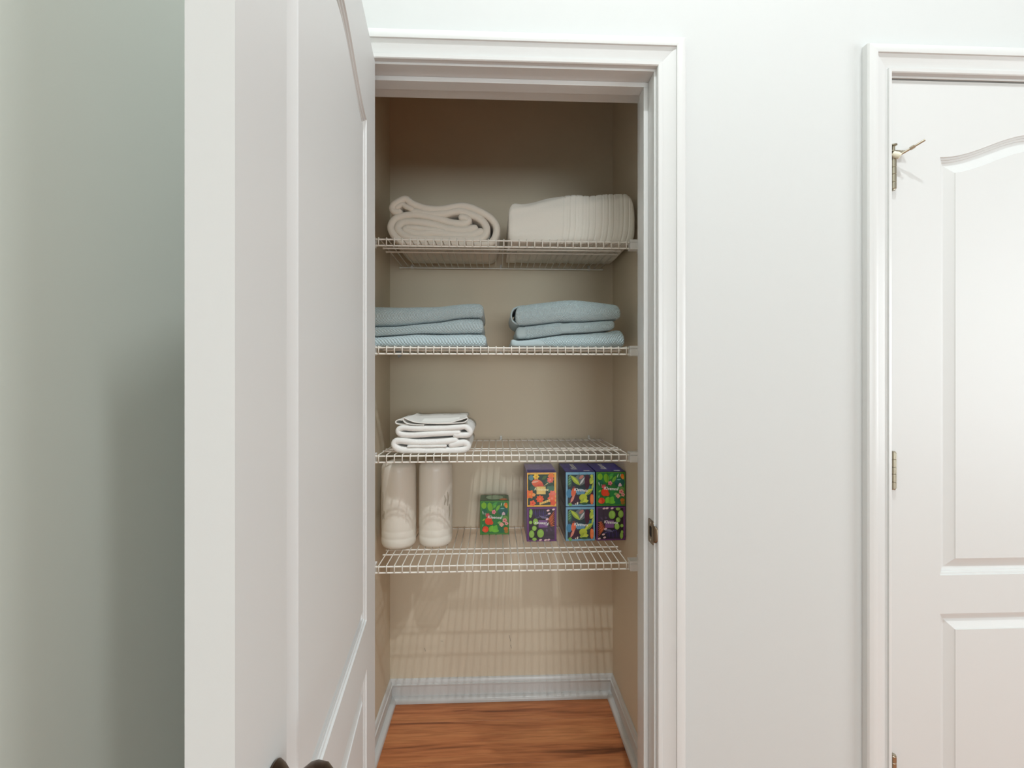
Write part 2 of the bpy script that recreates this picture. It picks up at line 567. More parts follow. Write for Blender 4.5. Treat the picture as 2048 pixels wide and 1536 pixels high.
def hinge(parent, loc, ang, knuckle_only=False):
    """butt hinge; pin along z at loc (parent space), knuckle radius 6 mm; leaves along +-x, rotated by ang."""
    Hh = 0.089
    R = Matrix.Translation(loc) @ Matrix.Rotation(ang, 4, 'Z')
    bm = bmesh.new()
    zs = [0, 0.0165, 0.036, 0.053, 0.0725, 0.089]
    for a, b in zip(zs[:-1], zs[1:]):
        me = lathe([(0.0054, a + 0.0003), (0.0062, a + 0.0009), (0.0062, b - 0.0009), (0.0054, b - 0.0003)], 16)
        me.transform(Matrix.Translation((0, 0, -Hh / 2)))
        bm.from_mesh(me)
    me = lathe([(0.004, -Hh / 2 - 0.003), (0.0045, -Hh / 2), (0.0045, Hh / 2), (0.0050, Hh / 2 + 0.0005), (0.0050, Hh / 2 + 0.002), (0.003, Hh / 2 + 0.003)], 14)
    bm.from_mesh(me)
    me = fromb(bm)
    me.transform(R)
    h = link('hinge', me, M_NICKEL, parent, smooth=35)
    lf = boxmesh(-0.0012, 0.0012, 0.003, 0.034, -Hh / 2, Hh / 2)
    lf.transform(R)
    link('hinge_leaf', lf, M_STRIKE, h)
    return h

# --- second door (closed, right)
Z2A = PY(1885, 314, YW).z
Z2B = PY(1887, 1151, YW).z
Z2C = PY(1887, 1228, YW).z
d2 = empty('door_2', (X2L + 0.003, YW + 0.001, 0))
tag(d2, 'closed white two-panel arched door at right', 'door', kind='structure')
link('door_slab', door_slab(0.762, ZH - 0.005, 0.035, Z2B, Z2A, 0.24, Z2C, 0.128, 0.062, 0.012), M_DOOR, d2, smooth=11)
hz = [PY(1793, 337, YW - 0.02).z, PY(1795, 943, YW - 0.02).z, PY(1799, 1556, YW - 0.02).z]
for z in hz:
    h = hinge(d2, (0.0005, -0.0075, z), 0)
    # dark gap strip with the jamb leaf beside the knuckle
    link('jamb_leaf', boxmesh(-0.0034, -0.0014, -0.0055, 0.020, z - 0.0445, z + 0.0445), M_DARK, h)
# hinge pin door stop on the top hinge
hs = empty('hinge_pin_stop', (0.0005, -0.0075, hz[0] + 0.0445)); hs.parent = d2
link('mounting_plate', boxmesh(-0.008, 0.030, -0.006, 0.004, 0.002, 0.0045, bev=0.0008), M_NICKEL, hs)
me = lathe([(0.003, 0.0), (0.0035, 0.004), (0.003, 0.016), (0.0075, 0.018), (0.0075, 0.0205), (0.003, 0.0215)], 18)
link('pin_head', me, M_NICKEL, hs, smooth=40)
me = tubes_mesh([([(0.006, -0.006, -0.010), (0.024, -0.022, 0.001), (0.042, -0.038, 0.0125)], 0.0026)], 10)
link('stop_rod', me, M_NICKEL, hs, smooth=50)
me = tubes_mesh([([(0.0225, -0.0207, 0.0), (0.0285, -0.026, 0.0038)], 0.0044)], 6)
link('lock_nut', me, M_NICKEL, hs, smooth=20)
me = tubes_mesh([([(-0.004, -0.003, -0.0035), (0.0005, -0.0075, -0.0085), (0.006, -0.012, -0.0135)], [0.0068, 0.0078, 0.0068])], 12)
link('rubber_bumper', me, M_RUBBER, hs, smooth=50)

# --- closet door (open, left)
hc = PY(750, 762, 1.04); hc = Vector((hc.x, hc.y, 0))        # hinge-side corner of the visible face
t470 = ray(470, 762); k = t470.x / t470.y
DW = 0.70
lo_, hi_ = 0.1, 0.9
for _ in range(60):
    mid = (lo_ + hi_) / 2
    if (Vector((k * mid, mid, 0)) - hc).length > DW: lo_ = mid
    else: hi_ = mid
nc = Vector((k * lo_, lo_, 0))
u = (nc - hc).normalized()                                   # hinge -> latch
ang = math.atan2(u.y, u.x)
d1 = empty('door_1', (hc.x, hc.y, 0))
d1.rotation_euler = (0, 0, ang)
tag(d1, 'white two-panel arched closet door standing open at left', 'door', kind='structure')
def door_z(px, py):
    r = ray(px, py)
    # intersect with the vertical face plane through hc along u
    n = Vector((-u.y, u.x, 0))
    tt = hc.dot(n) / r.dot(n)
    p = r * tt
    return p.z + H, (Vector((p.x, p.y, 0)) - hc).length
za, sa = door_z(731, 231)
zb_, sb = door_z(733, 1243)
zc_, sc_ = door_z(733, 1340)
STILE = 0.112
# local x along u; the visible face (facing +X in the room) is local y = T side
slab = door_slab(DW, ZH - 0.005, 0.035, zb_, za, 0.24, zc_, STILE, 0.070, 0.012)
slab.transform(Matrix.Translation((0, -0.035, 0)))
link('door_slab', slab, M_DOOR, d1, smooth=11)
for z in (0.29, 1.05, 1.79):
    hinge(d1, (-0.0055, -0.041, z), math.radians(-90))
# knob set near the latch edge: rosette and knob on both faces, latch plate on the edge
KS, KZ = DW - 0.066, 0.900
for s in (1, -1):
    y0 = 0.0002 if s == 1 else -0.0352
    me = lathe([(0.0, 0.0), (0.0345, 0.0), (0.0350, 0.002), (0.032, 0.006), (0.028, 0.0095), (0.014, 0.0105), (0.0, 0.0105)], 40)
    me.transform(Matrix.Translation((KS, y0, KZ)) @ Matrix.Rotation(-s * math.pi / 2, 4, 'X'))
    ro = link('rosette', me, M_BRONZE, d1, smooth=40)
    me = lathe([(0.011, 0.010), (0.011, 0.018), (0.018, 0.021), (0.0255, 0.026), (0.0292, 0.032), (0.0300, 0.038), (0.0275, 0.047), (0.020, 0.0545), (0.008, 0.058), (0.0, 0.0585)], 40)
    me.transform(Matrix.Translation((KS, y0, KZ)) @ Matrix.Rotation(-s * math.pi / 2, 4, 'X'))
    tag(link('knob', me, M_BRONZE, d1, smooth=50), 'dark bronze door knob')
link('latch_plate', boxmesh(DW - 0.0006, DW + 0.0008, -0.030, -0.005, KZ - 0.0285, KZ + 0.0285, bev=0.0004), M_BRONZE, d1)

# ------------------------------------------------------------------ closet baseboards
BP = [(0.0, 0.0), (0.0115, 0.0), (0.0115, 0.060), (0.0140, 0.062), (0.0140, 0.066), (0.0100, 0.068), (0.0095, 0.074), (0.0060, 0.081), (0.0, 0.084)]
SP = [(0.0, 0.0), (0.0185, 0.0), (0.0185, 0.007), (0.0165, 0.013), (0.012, 0.0175), (0.006, 0.0195), (0.0, 0.020)]
def base(name, p0, p1, nrm, label, trim0=0, trim1=0):
    p0, p1, nrm = Vector(p0), Vector(p1), Vector(nrm)
    def pr(profile, off, z0=0.0003):
        d = (p1 - p0).normalized()
        A = [p0 + d * ((a + off) * trim0) + nrm * (a + off + 0.0004) + Vector((0, 0, b + z0)) for a, b in profile]
        B = [p1 - d * ((a + off) * trim1) + nrm * (a + off + 0.0004) + Vector((0, 0, b + z0)) for a, b in profile]
        return loft(A, B)
    o = struct(name, pr(BP, 0), M_TRIM, label, 'baseboard', smooth=30)
    link('shoe_moulding', pr(SP, 0.0117), M_TRIM, o, smooth=40)
base('baseboard_back', (XL, ZB, 0), (XR, ZB, 0), (0, -1, 0), 'white baseboard along the closet back wall', 1, 1)
base('baseboard_left', (XL, YI, 0), (XL, ZB, 0), (1, 0, 0), 'white baseboard along the closet left wall', 0, 1)
base('baseboard_right', (XR, YI, 0), (XR, ZB, 0), (-1, 0, 0), 'white baseboard along the closet right wall', 0, 1)
base('baseboard_hall', (XJR + 0.073, YW, 0), (X2L - 0.073, YW, 0), (0, -1, 0), 'white baseboard between the two doors', 0, 0)

# ------------------------------------------------------------------ ceiling lamps of the hall
places = ['in front of the closet opening', 'in front of the closed door', 'far back in the hall']
for (lx, ly, w, r), pl in zip(LAMPS, places):
    o = empty('ceiling_lamp', (lx, ly, CEIL))
    tag(o, 'round recessed ceiling lamp ' + pl, 'ceiling lamp', 'recessed lamps in the hall ceiling')
    me = lathe([(r + 0.004, -0.001), (r + 0.004, -0.006), (r + 0.012, -0.009), (r + 0.03, -0.006), (r + 0.032, -0.001)], 40)
    bmx = bmesh.new(); bmx.from_mesh(me)
    bmesh.ops.delete(bmx, geom=[f for f in bmx.faces if len(f.verts) > 4], context='FACES_ONLY')
    link('trim_ring', fromb(bmx), M_PLAST, o, smooth=40)
    link('diffuser', lathe([(r, -0.001), (r, -0.004), (r * 0.6, -0.006), (0.001, -0.0065)], 40), M_LAMPGLASS, o, smooth=40)

# ------------------------------------------------------------------ unseen windows added around the fill lights, with glowing panes
M_FILLPANE = mat('glowing_fill_pane', (235, 240, 245), 0.3)
_p = M_FILLPANE.node_tree.nodes['Principled BSDF']
_p.inputs['Emission Color'].default_value = (0.95, 0.98, 1, 1)
_p.inputs['Emission Strength'].default_value = 1.0
def fill_light_window(name, loc, rz, ww, wh, label):
    w1 = empty(name, loc)
    w1.rotation_euler = (0, 0, rz)
    tag(w1, label, 'window', kind='structure')
    for bx_ in ((-ww / 2 - 0.06, ww / 2 + 0.06, 0.001, 0.03, -0.06, 0.0), (-ww / 2 - 0.06, ww / 2 + 0.06, 0.001, 0.03, wh, wh + 0.06),
                (-ww / 2 - 0.06, -ww / 2, 0.001, 0.03, 0, wh), (ww / 2, ww / 2 + 0.06, 0.001, 0.03, 0, wh), (-0.02, 0.02, 0.001, 0.025, 0, wh)):
        link('fill_window_frame', boxmesh(*bx_, bev=0.002), M_TRIM, w1)
    for a_, b_ in ((-ww / 2, -0.02), (0.02, ww / 2)):
        link('fill_pane', boxmesh(a_, b_, 0.001, 0.006, 0, wh), M_FILLPANE, w1)
fill_light_window('fill_window_1', ((FILLWIN[0] + FILLWIN[1]) / 2, YBK, FILLWIN[2]), 0, FILLWIN[1] - FILLWIN[0], FILLWIN[3] - FILLWIN[2], 'white framed fill-light window added opposite the closet')
fill_light_window('fill_window_2', (XWR, (FILLWIN2[0] + FILLWIN2[1]) / 2, FILLWIN2[2]), math.pi / 2, FILLWIN2[1] - FILLWIN2[0], FILLWIN2[3] - FILLWIN2[2], 'white framed fill-light window added in the right-hand wall')

# ------------------------------------------------------------------ wire shelves
X0 = PY(757, 700, YF).x
X1 = PY(1253, 700, YF).x
NW = 33
LIP = 0.0255
YB = ZB - 0.012
cw_path = [(0, YB - YF, 0), (0, 0.004, 0), (0, 0.001, -0.001), (0, 0, -0.004), (0, 0, -LIP)]
CW = tubes_mesh([(cw_path, WT)], 6)
CW.materials.append(M_WIRE)
CW.polygons.foreach_set('use_smooth', [True] * len(CW.polygons))
def rail_mesh(xa, xb, r=0.0027):
    return tubes_mesh([([(xa - 0.003, 0, 0), (xa - 0.0025, 0, 0), (xa + 0.004, 0, 0), (xa + 0.0045, 0, 0), (xb - 0.0045, 0, 0), (xb - 0.004, 0, 0), (xb + 0.0025, 0, 0), (xb + 0.003, 0, 0)],
                        [r * 0.6, r * 1.25, r * 1.25, r, r, r * 1.25, r * 1.25, r * 0.6])], 8)
RL = rail_mesh(X0 - 0.009, X1 + 0.009); RL.materials.append(M_WIRE)
RL.polygons.foreach_set('use_smooth', [True] * len(RL.polygons))
CLIP = boxes([(-0.005, 0.005, -0.004, 0.0095, -0.004, 0.008), (-0.0035, 0.0035, 0.004, 0.0098, 0.008, 0.017)], bev=0.001)
CLIP.materials.append(M_PLAST)
def bracket(side):
    """moulded end cap between shelf end and side wall; local origin at the shelf's front corner, +x toward the wall"""
    w = (XR - X1 - 0.012) if side == 1 else (X0 - 0.012 - XL)
    bm = bmesh.new()
    bbox(bm, 0, w, -0.004, 0.022, -LIP - 0.004, -0.006, bev=0.0015)
    bbox(bm, 0, w, -0.003, 0.030, -0.0055, 0.0035, bev=0.0012)
    bbox(bm, w - 0.004, w, -0.003, 0.055, -LIP - 0.004, 0.0035, bev=0.001)
    me = fromb(bm)
    if side == -1:
        me.transform(Matrix.Scale(-1, 4, (1, 0, 0)))
        me.flip_normals()
    return me
BR = {1: bracket(1), -1: bracket(-1)}
for b in BR.values(): b.materials.append(M_PLAST)
SHL = ['white wire shelf at the top, holding the blanket and quilt',
       'second white wire shelf from the top, holding blue towels',
       'third white wire shelf from the top, holding white towels',
       'lowest white wire shelf, holding paper rolls and tissue boxes']
for zi, lab in zip(DECK, SHL):
    root = empty('wire_shelf', (0, YF, zi))
    tag(root, lab, 'shelf', 'wire shelves in the closet')
    for i in range(NW):
        o = link('cross_wire', CW, None, root)
        o.location = (X0 + (X1 - X0) * i / (NW - 1), 0, 0)
    for yy, zz in ((0.0045, -0.0047), (0.0048, -LIP + 0.001), (0.101, -0.0045), (0.143, -0.0045), (YB - YF - 0.003, -0.0045)):
        o = link('rail', RL, None, root)
        o.location = (0, yy, zz)
    for px in (824, 1002, 1178):
        o = link('wall_clip', CLIP, None, root)
        o.location = (PY(px, 762, YB).x, YB - YF - 0.003 + 0.004, -0.003)
    for s in (1, -1):
        o = link('end_bracket', BR[s], None, root)
        o.location = ((X1 + 0.0115) if s == 1 else (X0 - 0.0115), 0.0, 0.0)

# ------------------------------------------------------------------ cloth builders
def catmull(pts, n=8):
    pts = [np.array(p, float) for p in pts]
    P = [2 * pts[0] - pts[1]] + pts + [2 * pts[-1] - pts[-2]]
    out = []
    for i in range(1, len(P) - 2):
        p0, p1, p2, p3 = P[i - 1], P[i], P[i + 1], P[i + 2]
        for k in range(n):
            t = k / n
            out.append(0.5 * ((2 * p1) + (-p0 + p2) * t + (2 * p0 - 5 * p1 + 4 * p2 - p3) * t * t + (-p0 + 3 * p1 - 3 * p2 + p3) * t ** 3))
    out.append(pts[-1])
    return np.array(out)

def resample(c, step):
    d = np.r_[0, np.cumsum(np.linalg.norm(np.diff(c, axis=0), axis=1))]
    n = max(8, int(d[-1] / step))
    s = np.linspace(0, d[-1], n)
    return np.c_[np.interp(s, d, c[:, 0]), np.interp(s, d, c[:, 1])]

def zoom2w(pts, ox, oy, sc, Y):
    """traced points of an enlarged crop -> (x, z) on the plane at distance Y"""
    o = []
    for x, yv in pts:
        p = PY(ox + x * sc, oy + yv * sc, Y)
        o.append((p.x, p.z))
    return o

def ribbon(paths, y0, depth, zmin, step=0.0035, wav=0.0012, seed=1, lift=None):
    """paths: list of ((x,z) centre line, thickness).  A sheet folded as seen from the front, running back in y,
    with a soft rounded front edge.  lift: optional f(points, t) that moves the line further back."""
    V, Fc = [], []
    rng = np.random.default_rng(seed)
    for pts, th in paths:
        c = resample(catmull(pts), step)
        tg = np.gradient(c, axis=0)
        tg /= np.linalg.norm(tg, axis=1)[:, None]
        for _ in range(2):
            tg[1:-1] = (tg[:-2] + tg[1:-1] * 2 + tg[2:]) / 4
        nr = np.c_[-tg[:, 1], tg[:, 0]]
        nn = len(c)
        ph = rng.uniform(0, 6.28, 3)
        s = np.arange(nn) * step
        wave = wav * (np.sin(s * 95 + ph[0]) + np.sin(s * 41 + ph[1])) * 0.5
        cols = []
        sl = []
        for a in (14, 30, 46, 62, 78, 90):
            a = math.radians(a)
            sl.append((y0 + (1 - math.cos(a)) * 0.0 + th / 2 * (1 - math.sin(a)) * 1.0, math.cos(math.pi / 2 - a), 0))
        sl = []
        for a in (12, 28, 44, 60, 76, 90):
            r = math.radians(a)
            sl.append((th / 2 * (1 - math.sin(r)) * 0 + th / 2 * (1 - math.cos(math.pi / 2 - (math.pi / 2 - r))) , math.sin(r)))
        for f in (0.10, 0.25, 0.45, 0.7, 1.0):
            sl.append((th / 2 + f * (depth - th / 2), 1.0))
        for dy, hs_ in sl:
            cc = c
            if lift is not None:
                cc = lift(c, dy / depth)
            h = th / 2 * hs_
            A = cc + nr * h
            B = cc - nr * h
            capA = [cc[-1] + tg[-1] * h * math.sin(t) + nr[-1] * h * math.cos(t) for t in (math.pi / 4, math.pi / 2, 3 * math.pi / 4)]
            capB = [cc[0] - tg[0] * h * math.sin(t) - nr[0] * h * math.cos(t) for t in (math.pi / 4, math.pi / 2, 3 * math.pi / 4)]
            ringp = np.vstack([A, capA, B[::-1], capB])
            wv = np.r_[wave, [wave[-1]] * 3, wave[::-1], [wave[0]] * 3]
            ring = [(p[0], y0 + dy + wv[i], max(p[1], zmin)) for i, p in enumerate(ringp)]
            cols.append(ring)
        o = len(V)
        m = len(cols[0])
        for r in cols: V += r
        for j in range(len(cols) - 1):
            for i in range(m):
                i2 = (i + 1) % m
                Fc.append((o + j * m + i, o + j * m + i2, o + (j + 1) * m + i2, o + (j + 1) * m + i))
        for base_, flip in ((0, False), ((len(cols) - 1) * m, True)):
            for i in range(nn - 1):
                # A index i, B index in reversed part
                a0, a1 = i, i + 1
                b0, b1 = nn + 3 + (nn - 1 - i), nn + 3 + (nn - 1 - i - 1)
                q = (a0, b0, b1, a1) if not flip else (a0, a1, b1, b0)
                Fc.append(tuple(o + base_ + t for t in q))
            e = [nn - 1, nn, nn + 1, nn + 2, nn + 3]
            Fc.append(tuple(o + base_ + t for t in e))
            e = [2 * nn + 2, 2 * nn + 3, 2 * nn + 4, 2 * nn + 5, 0]
            Fc.append(tuple(o + base_ + t for t in e))
    bm = bmesh.new()
    bm.from_mesh(mesh(V, Fc))
    return fromb(bm)

def folded(top, bot, y0, depth, zmin, disp=None, dx=0.0012, rend=0.014, bulge=0.0, ds=0.0013, rcorner=1.0, dense=0.05, emin=0.3):
    """folded cloth lying along x: top / bot are traced (x, z) lines of its front edge"""
    top, bot = np.array(sorted(top)), np.array(sorted(bot))
    xa, xb = max(top[0, 0], bot[0, 0]), min(top[-1, 0], bot[-1, 0])
    xs = np.linspace(xa, xb, max(30, int((xb - xa) / dx)))
    def smooth(a):
        v = np.interp(xs, a[:, 0], a[:, 1])
        w = max(3, len(xs) // 22) | 1
        kz = np.hanning(w + 2)[1:-1]; kz /= kz.sum()
        return np.convolve(np.pad(v, w // 2, mode='edge'), kz, 'valid')
    zt, zb = smooth(top), smooth(bot)
    hmax = (zt - zb).max() / 2
    rows = []
    for i, x in enumerate(xs):
        e = min(1.0, min(i, len(xs) - 1 - i) * (xs[1] - xs[0]) / rend)
        s = math.sqrt(max(0.02, 1 - (1 - e) ** 2))
        zc = (zt[i] + zb[i]) / 2
        hh = (zt[i] - zb[i]) / 2 * (emin + (1 - emin) * s)
        r = hh * rcorner
        ysh = (1 - s) * 0.012
        ya = y0 + ysh
        pts, nrm, arc = [], [], []
        # start on top at back, over the front, to the bottom back
        L = depth - r
        back = [depth, depth * 0.75, depth * 0.5]
        ntop = max(3, int(dense / ds)) if dense else 4
        ys = [b for b in back if b > r + dense] + list(np.linspace(r + dense, r, ntop))
        for q in ys:
            pts.append((ya + q, zc + hh)); nrm.append((0, 1)); arc.append(-(q - r) - hmax * 0.5 * math.pi)
        na = max(6, int(hmax * math.pi / ds))
        for k in range(1, na):
            a = math.pi / 2 + math.pi * k / na
            yy = r + r * math.cos(a)
            # superellipse: flatter front
            c_, s_ = math.cos(a), math.sin(a)
            zz = hh * math.copysign(abs(s_) ** 0.72, s_)
            pts.append((ya + r + r * math.copysign(abs(c_) ** 0.72, c_), zc + zz)); nrm.append((c_, s_)); arc.append(hmax * (a - math.pi))
        for q in ys[::-1]:
            pts.append((ya + q, zc - hh)); nrm.append((0, -1)); arc.append((q - r) + hmax * 0.5 * math.pi)
        row = []
        for (py_, pz), (ny, nz), ar in zip(pts, nrm, arc):
            d = disp(x, ar, i / len(xs)) * s if disp else 0.0
            row.append((x, py_ + ny * d, max(pz + nz * d, zmin)))
        rows.append(row)
    m = len(rows[0])
    V = [p for r in rows for p in r]
    Fc = []
    for i in range(len(rows) - 1):
        for k in range(m - 1):
            Fc.append((i * m + k, i * m + k + 1, (i + 1) * m + k + 1, (i + 1) * m + k))
        Fc.append((i * m + m - 1, i * m, (i + 1) * m, (i + 1) * m + m - 1))
    Fc.append(tuple(range(m)))
    Fc.append(tuple(range((len(rows) - 1) * m + m - 1, (len(rows) - 1) * m - 1, -1)))
    bm = bmesh.new()
    bm.from_mesh(mesh(V, Fc))
    return fromb(bm)

def thing(name, me, m, label, cat, group=None, smooth=180):
    o = link(name, me, m, smooth=smooth)
    # origin at the base centre
    co = np.array([v.co for v in me.vertices])
    c = Vector(((co[:, 0].min() + co[:, 0].max()) / 2, (co[:, 1].min() + co[:, 1].max()) / 2, co[:, 2].min()))
    me.transform(Matrix.Translation(-c))
    o.location = c
    tag(o, label, cat, group)
    return o

def child(name, me, m, parent, smooth=180):
    me.transform(Matrix.Translation(-parent.location))
    return link(name, me, m, parent, smooth=smooth)

# --- rolled cream blanket on the top shelf
Z1 = DECK[0] + WT + 0.0004
A = [(345, 455), (265, 440), (250, 375), (330, 305), (440, 262), (520, 318), (620, 362), (750, 398), (900, 411), (1050, 398), (1250, 362), (1400, 385), (1550, 450), (1700, 548),
     (1778, 670), (1765, 800), (1690, 905), (1500, 945), (1200, 948), (800, 945), (500, 925), (315, 845), (222, 700), (255, 585), (360, 520), (550, 492), (750, 513), (950, 560), (1130, 610), (1290, 622), (1375, 585), (1330, 538), (1265, 530)]
B = [(560, 452), (800, 482), (1000, 478), (1150, 447), (1280, 440), (1420, 492), (1560, 575), (1632, 690), (1600, 800), (1480, 852), (1200, 856), (900, 852), (600, 842), (420, 792), (325, 700), (370, 622), (480, 597), (700, 612), (900, 652), (1100, 705), (1300, 717), (1455, 690)]
Cc = [(440, 705), (560, 765), (700, 765), (850, 757), (1000, 768), (1200, 788), (1400, 790), (1540, 740)]
Yb = 1.505
paths = [(zoom2w(A, 750, 360, 280 / 2048, Yb), 0.0245), (zoom2w(B, 750, 360, 280 / 2048, Yb), 0.0258), (zoom2w(Cc, 750, 360, 280 / 2048, Yb), 0.027)]
paths.append((zoom2w([(320, 392), (395, 352), (455, 385), (540, 428)], 750, 360, 280 / 2048, Yb + 0.004), 0.017))
paths.append((zoom2w([(470, 690), (620, 700), (820, 722), (1000, 745)], 750, 360, 280 / 2048, Yb + 0.004), 0.018))
thing('rolled_blanket', ribbon(paths, Yb, 0.235, Z1, seed=3), M_BLANKET, 'cream fleece blanket rolled up on the left of the top shelf', 'blanket')

# --- white channel-quilted bundle
Yq = 1.452
qs = 300 / 2048
qtop = zoom2w([(118, 330), (150, 297), (300, 300), (500, 265), (700, 212), (880, 182), (1050, 166), (1250, 172), (1450, 160), (1650, 152), (1750, 155), (1830, 215), (1852, 300)], 1000, 360, qs, Yq)
qbot = [(p[0], Z1) for p in zoom2w([(118, 800), (1852, 800)], 1000, 360, qs, Yq)]
_rng = np.random.default_rng(5)
_gx = [PY(1000 + z * qs, 430, Yq).x for z in (880, 965, 1045, 1145, 1228, 1312, 1402, 1487, 1562, 1690, 1760)]
def qdisp(x, a, t):
    d = 0.0010 * math.sin(x * 61 + a * 17) + 0.0008 * math.sin(x * 33 - a * 48 + 1) + 0.0006 * math.sin(a * 120 + x * 21)
    sl = 0.06 * max(0.0, a - 0.02) + 0.02 * a
    for i, g in enumerate(_gx):
        w = (x + sl - g) / 0.0026
        d -= (0.0019 + 0.0004 * (i % 3)) * math.exp(-w * w)
    w = (x + sl - _gx[0])
    if w > 0: d += 0.0006 * abs(math.sin(w / 0.0124 * math.pi))
    return d
q = thing('folded_quilt', folded(qtop, qbot, Yq, 0.27, Z1, qdisp, dx=0.0011, rend=0.024, emin=0.62, rcorner=0.36, ds=0.0022, dense=0.06), M_QUILT,
          'white channel-quilted cover folded on the right of the top shelf', 'quilt')
# its loose hem hanging down at the left end, behind the front rail
hem = folded([(PY(1014, 0, 1.58).x, Z1 + 0.012), (PY(1036, 0, 1.58).x, Z1 + 0.014)], [(PY(1014, 0, 1.58).x, Z1), (PY(1036, 0, 1.58).x, Z1)], 1.56, 0.16, Z1, None, rend=0.006, dense=0)
child('loose_hem', hem, M_QUILT, q)

# --- blue knitted towels
def knit(p, amp):
    kx = 2 * math.pi / p
    def f(x, a, t):
        return amp * (math.cos(kx * x) * math.cos(kx * a * 0.9)) + 0.0007 * math.sin(x * 40 + a * 30)
    return f
Z2 = DECK[1] + WT + 0.0004
bs = 260 / 2048
Yt = 1.455
def tr(pts, ox, oy, sc, Y): return zoom2w(pts, ox, oy, sc, Y)
gap = 0.0030
def lower(l, g): return [(a, b - g) for a, b in l]
l12 = tr([(-260, 580), (60, 575), (400, 560), (700, 535), (1050, 495), (1300, 452), (1500, 438), (1745, 440), (1800, 440)], 745, 580, bs, Yt)
l23 = tr([(-260, 745), (60, 738), (400, 708), (700, 690), (1050, 692), (1400, 690), (1745, 688), (1800, 688)], 745, 580, bs, Yt)
ltop = tr([(-260, 262), (60, 256), (500, 262), (900, 262), (1100, 248), (1250, 228), (1500, 213), (1650, 208), (1752, 225)], 745, 580, bs, Yt)
lflr = [(tr([(-260, 0)], 745, 580, bs, Yt)[0][0], Z2), (tr([(1800, 0)], 745, 580, bs, Yt)[0][0], Z2)]
def clipx(l, px0, px1, sc, ox, Y):
    xa, xb = PY(ox + px0 * sc, 700, Y).x, PY(ox + px1 * sc, 700, Y).x
    a = np.array(sorted(l))
    g = np.linspace(xa, xb, 40)
    return list(zip(g, np.interp(g, a[:, 0], a[:, 1])))
LW = ['top blue knit towel of the left stack, its upper edge sloping', 'middle blue knit towel of the left stack', 'lowest blue knit towel of the left stack, lying on the wires']
GL = 'blue towels stacked on the left of the second shelf'
thing('folded_towel', folded(clipx(ltop, -240, 1748, bs, 745, Yt), clipx(lower(l12, -gap), -240, 1748, bs, 745, Yt), Yt + 0.004, 0.26, Z2, knit(0.0092, 0.0021)), M_BLUE, LW[0], 'towel', GL)
thing('folded_towel', folded(clipx(lower(l12, gap), -240, 1745, bs, 745, Yt), clipx(lower(l23, -gap), -240, 1745, bs, 745, Yt), Yt, 0.27, Z2, knit(0.0100, 0.0022)), M_BLUE, LW[1], 'towel', GL)
tl3 = thing('folded_towel', folded(clipx(lower(l23, gap), -240, 1792, bs, 745, Yt), clipx(lflr, -240, 1792, bs, 745, Yt), Yt - 0.004, 0.275, Z2, knit(0.0102, 0.0022)), M_BLUE, LW[2], 'towel', GL)
# care tag drooping through the wires
ct = PY(800, 712, 1.56)
me = mesh([(ct.x - 0.017, 1.56, Z2 - 0.0005), (ct.x + 0.015, 1.562, Z2 - 0.0005), (ct.x + 0.011, 1.552, Z2 - 0.022), (ct.x - 0.002, 1.548, Z2 - 0.034), (ct.x - 0.010, 1.552, Z2 - 0.020)], [(0, 1, 2, 3, 4)])
tg_ = child('care_tag', me, mat('grey_tag', (150, 156, 158), 0.7), tl3, None)
sm = tg_.modifiers.new('thick', 'SOLIDIFY'); sm.thickness = 0.0006

rs = 300 / 2048
r12 = tr([(60, 470), (180, 478), (320, 488), (500, 468), (800, 436), (1100, 432), (1350, 418), (1560, 408), (1700, 400)], 1000, 580, rs, Yt)
r23 = tr([(60, 660), (235, 676), (400, 668), (600, 636), (850, 606), (1100, 588), (1400, 566), (1500, 556), (1600, 530), (1720, 520)], 1000, 580, rs, Yt)
rtop = tr([(140, 275), (180, 245), (300, 212), (500, 174), (800, 146), (1000, 131), (1150, 140), (1300, 160), (1500, 195), (1600, 208), (1652, 262)], 1000, 580, rs, Yt)
r3t = tr([(130, 640), (200, 665), (235, 680), (400, 672), (600, 640), (850, 610), (1100, 592), (1350, 570), (1460, 572), (1540, 550), (1620, 533), (1690, 560), (1712, 600)], 1000, 580, rs, Yt)
rflr = [(tr([(60, 0)], 1000, 580, rs, Yt)[0][0], Z2), (tr([(1720, 0)], 1000, 580, rs, Yt)[0][0], Z2)]
GR = 'blue towels stacked on the right of the second shelf'
k1 = knit(0.0086, 0.0024)
rA = thing('folded_towel', folded(clipx(rtop, 215, 1650, rs, 1000, Yt), clipx(lower(r12, -gap), 215, 1650, rs, 1000, Yt), Yt - 0.006, 0.25, Z2, k1), M_BLUE, 'plump top blue knit towel of the right stack, rolled open at its left end', 'towel', GR)
def kband(x, a, t):
    f = k1(x, a, t)
    xb_ = PY(1000 + 900 * rs, 650, Yt).x
    w = abs(x - xb_)
    s = min(1.0, max(0.0, (w - 0.010) / 0.008))
    if t < 0.09: s = 0.0
    return f * s
thing('folded_towel', folded(clipx(lower(r12, gap), 222, 1575, rs, 1000, Yt), clipx(lower(r23, -gap), 222, 1575, rs, 1000, Yt), Yt, 0.25, Z2, kband), M_BLUE, 'thin middle blue towel of the right stack with a smooth woven band', 'towel', GR)
def kleft(x, a, t):
    xa_ = PY(1000 + 560 * rs, 690, Yt).x
    s = min(1.0, max(0.0, (x - a * 1.2 - xa_) / 0.012))
    return k1(x, a, t) * s
rC = thing('folded_towel', folded(clipx(lower(r3t, gap), 150, 1706, rs, 1000, Yt), clipx(rflr, 150, 1706, rs, 1000, Yt), Yt - 0.003, 0.26, Z2, kleft), M_BLUE, 'lowest blue towel of the right stack with a smooth left corner', 'towel', GR)
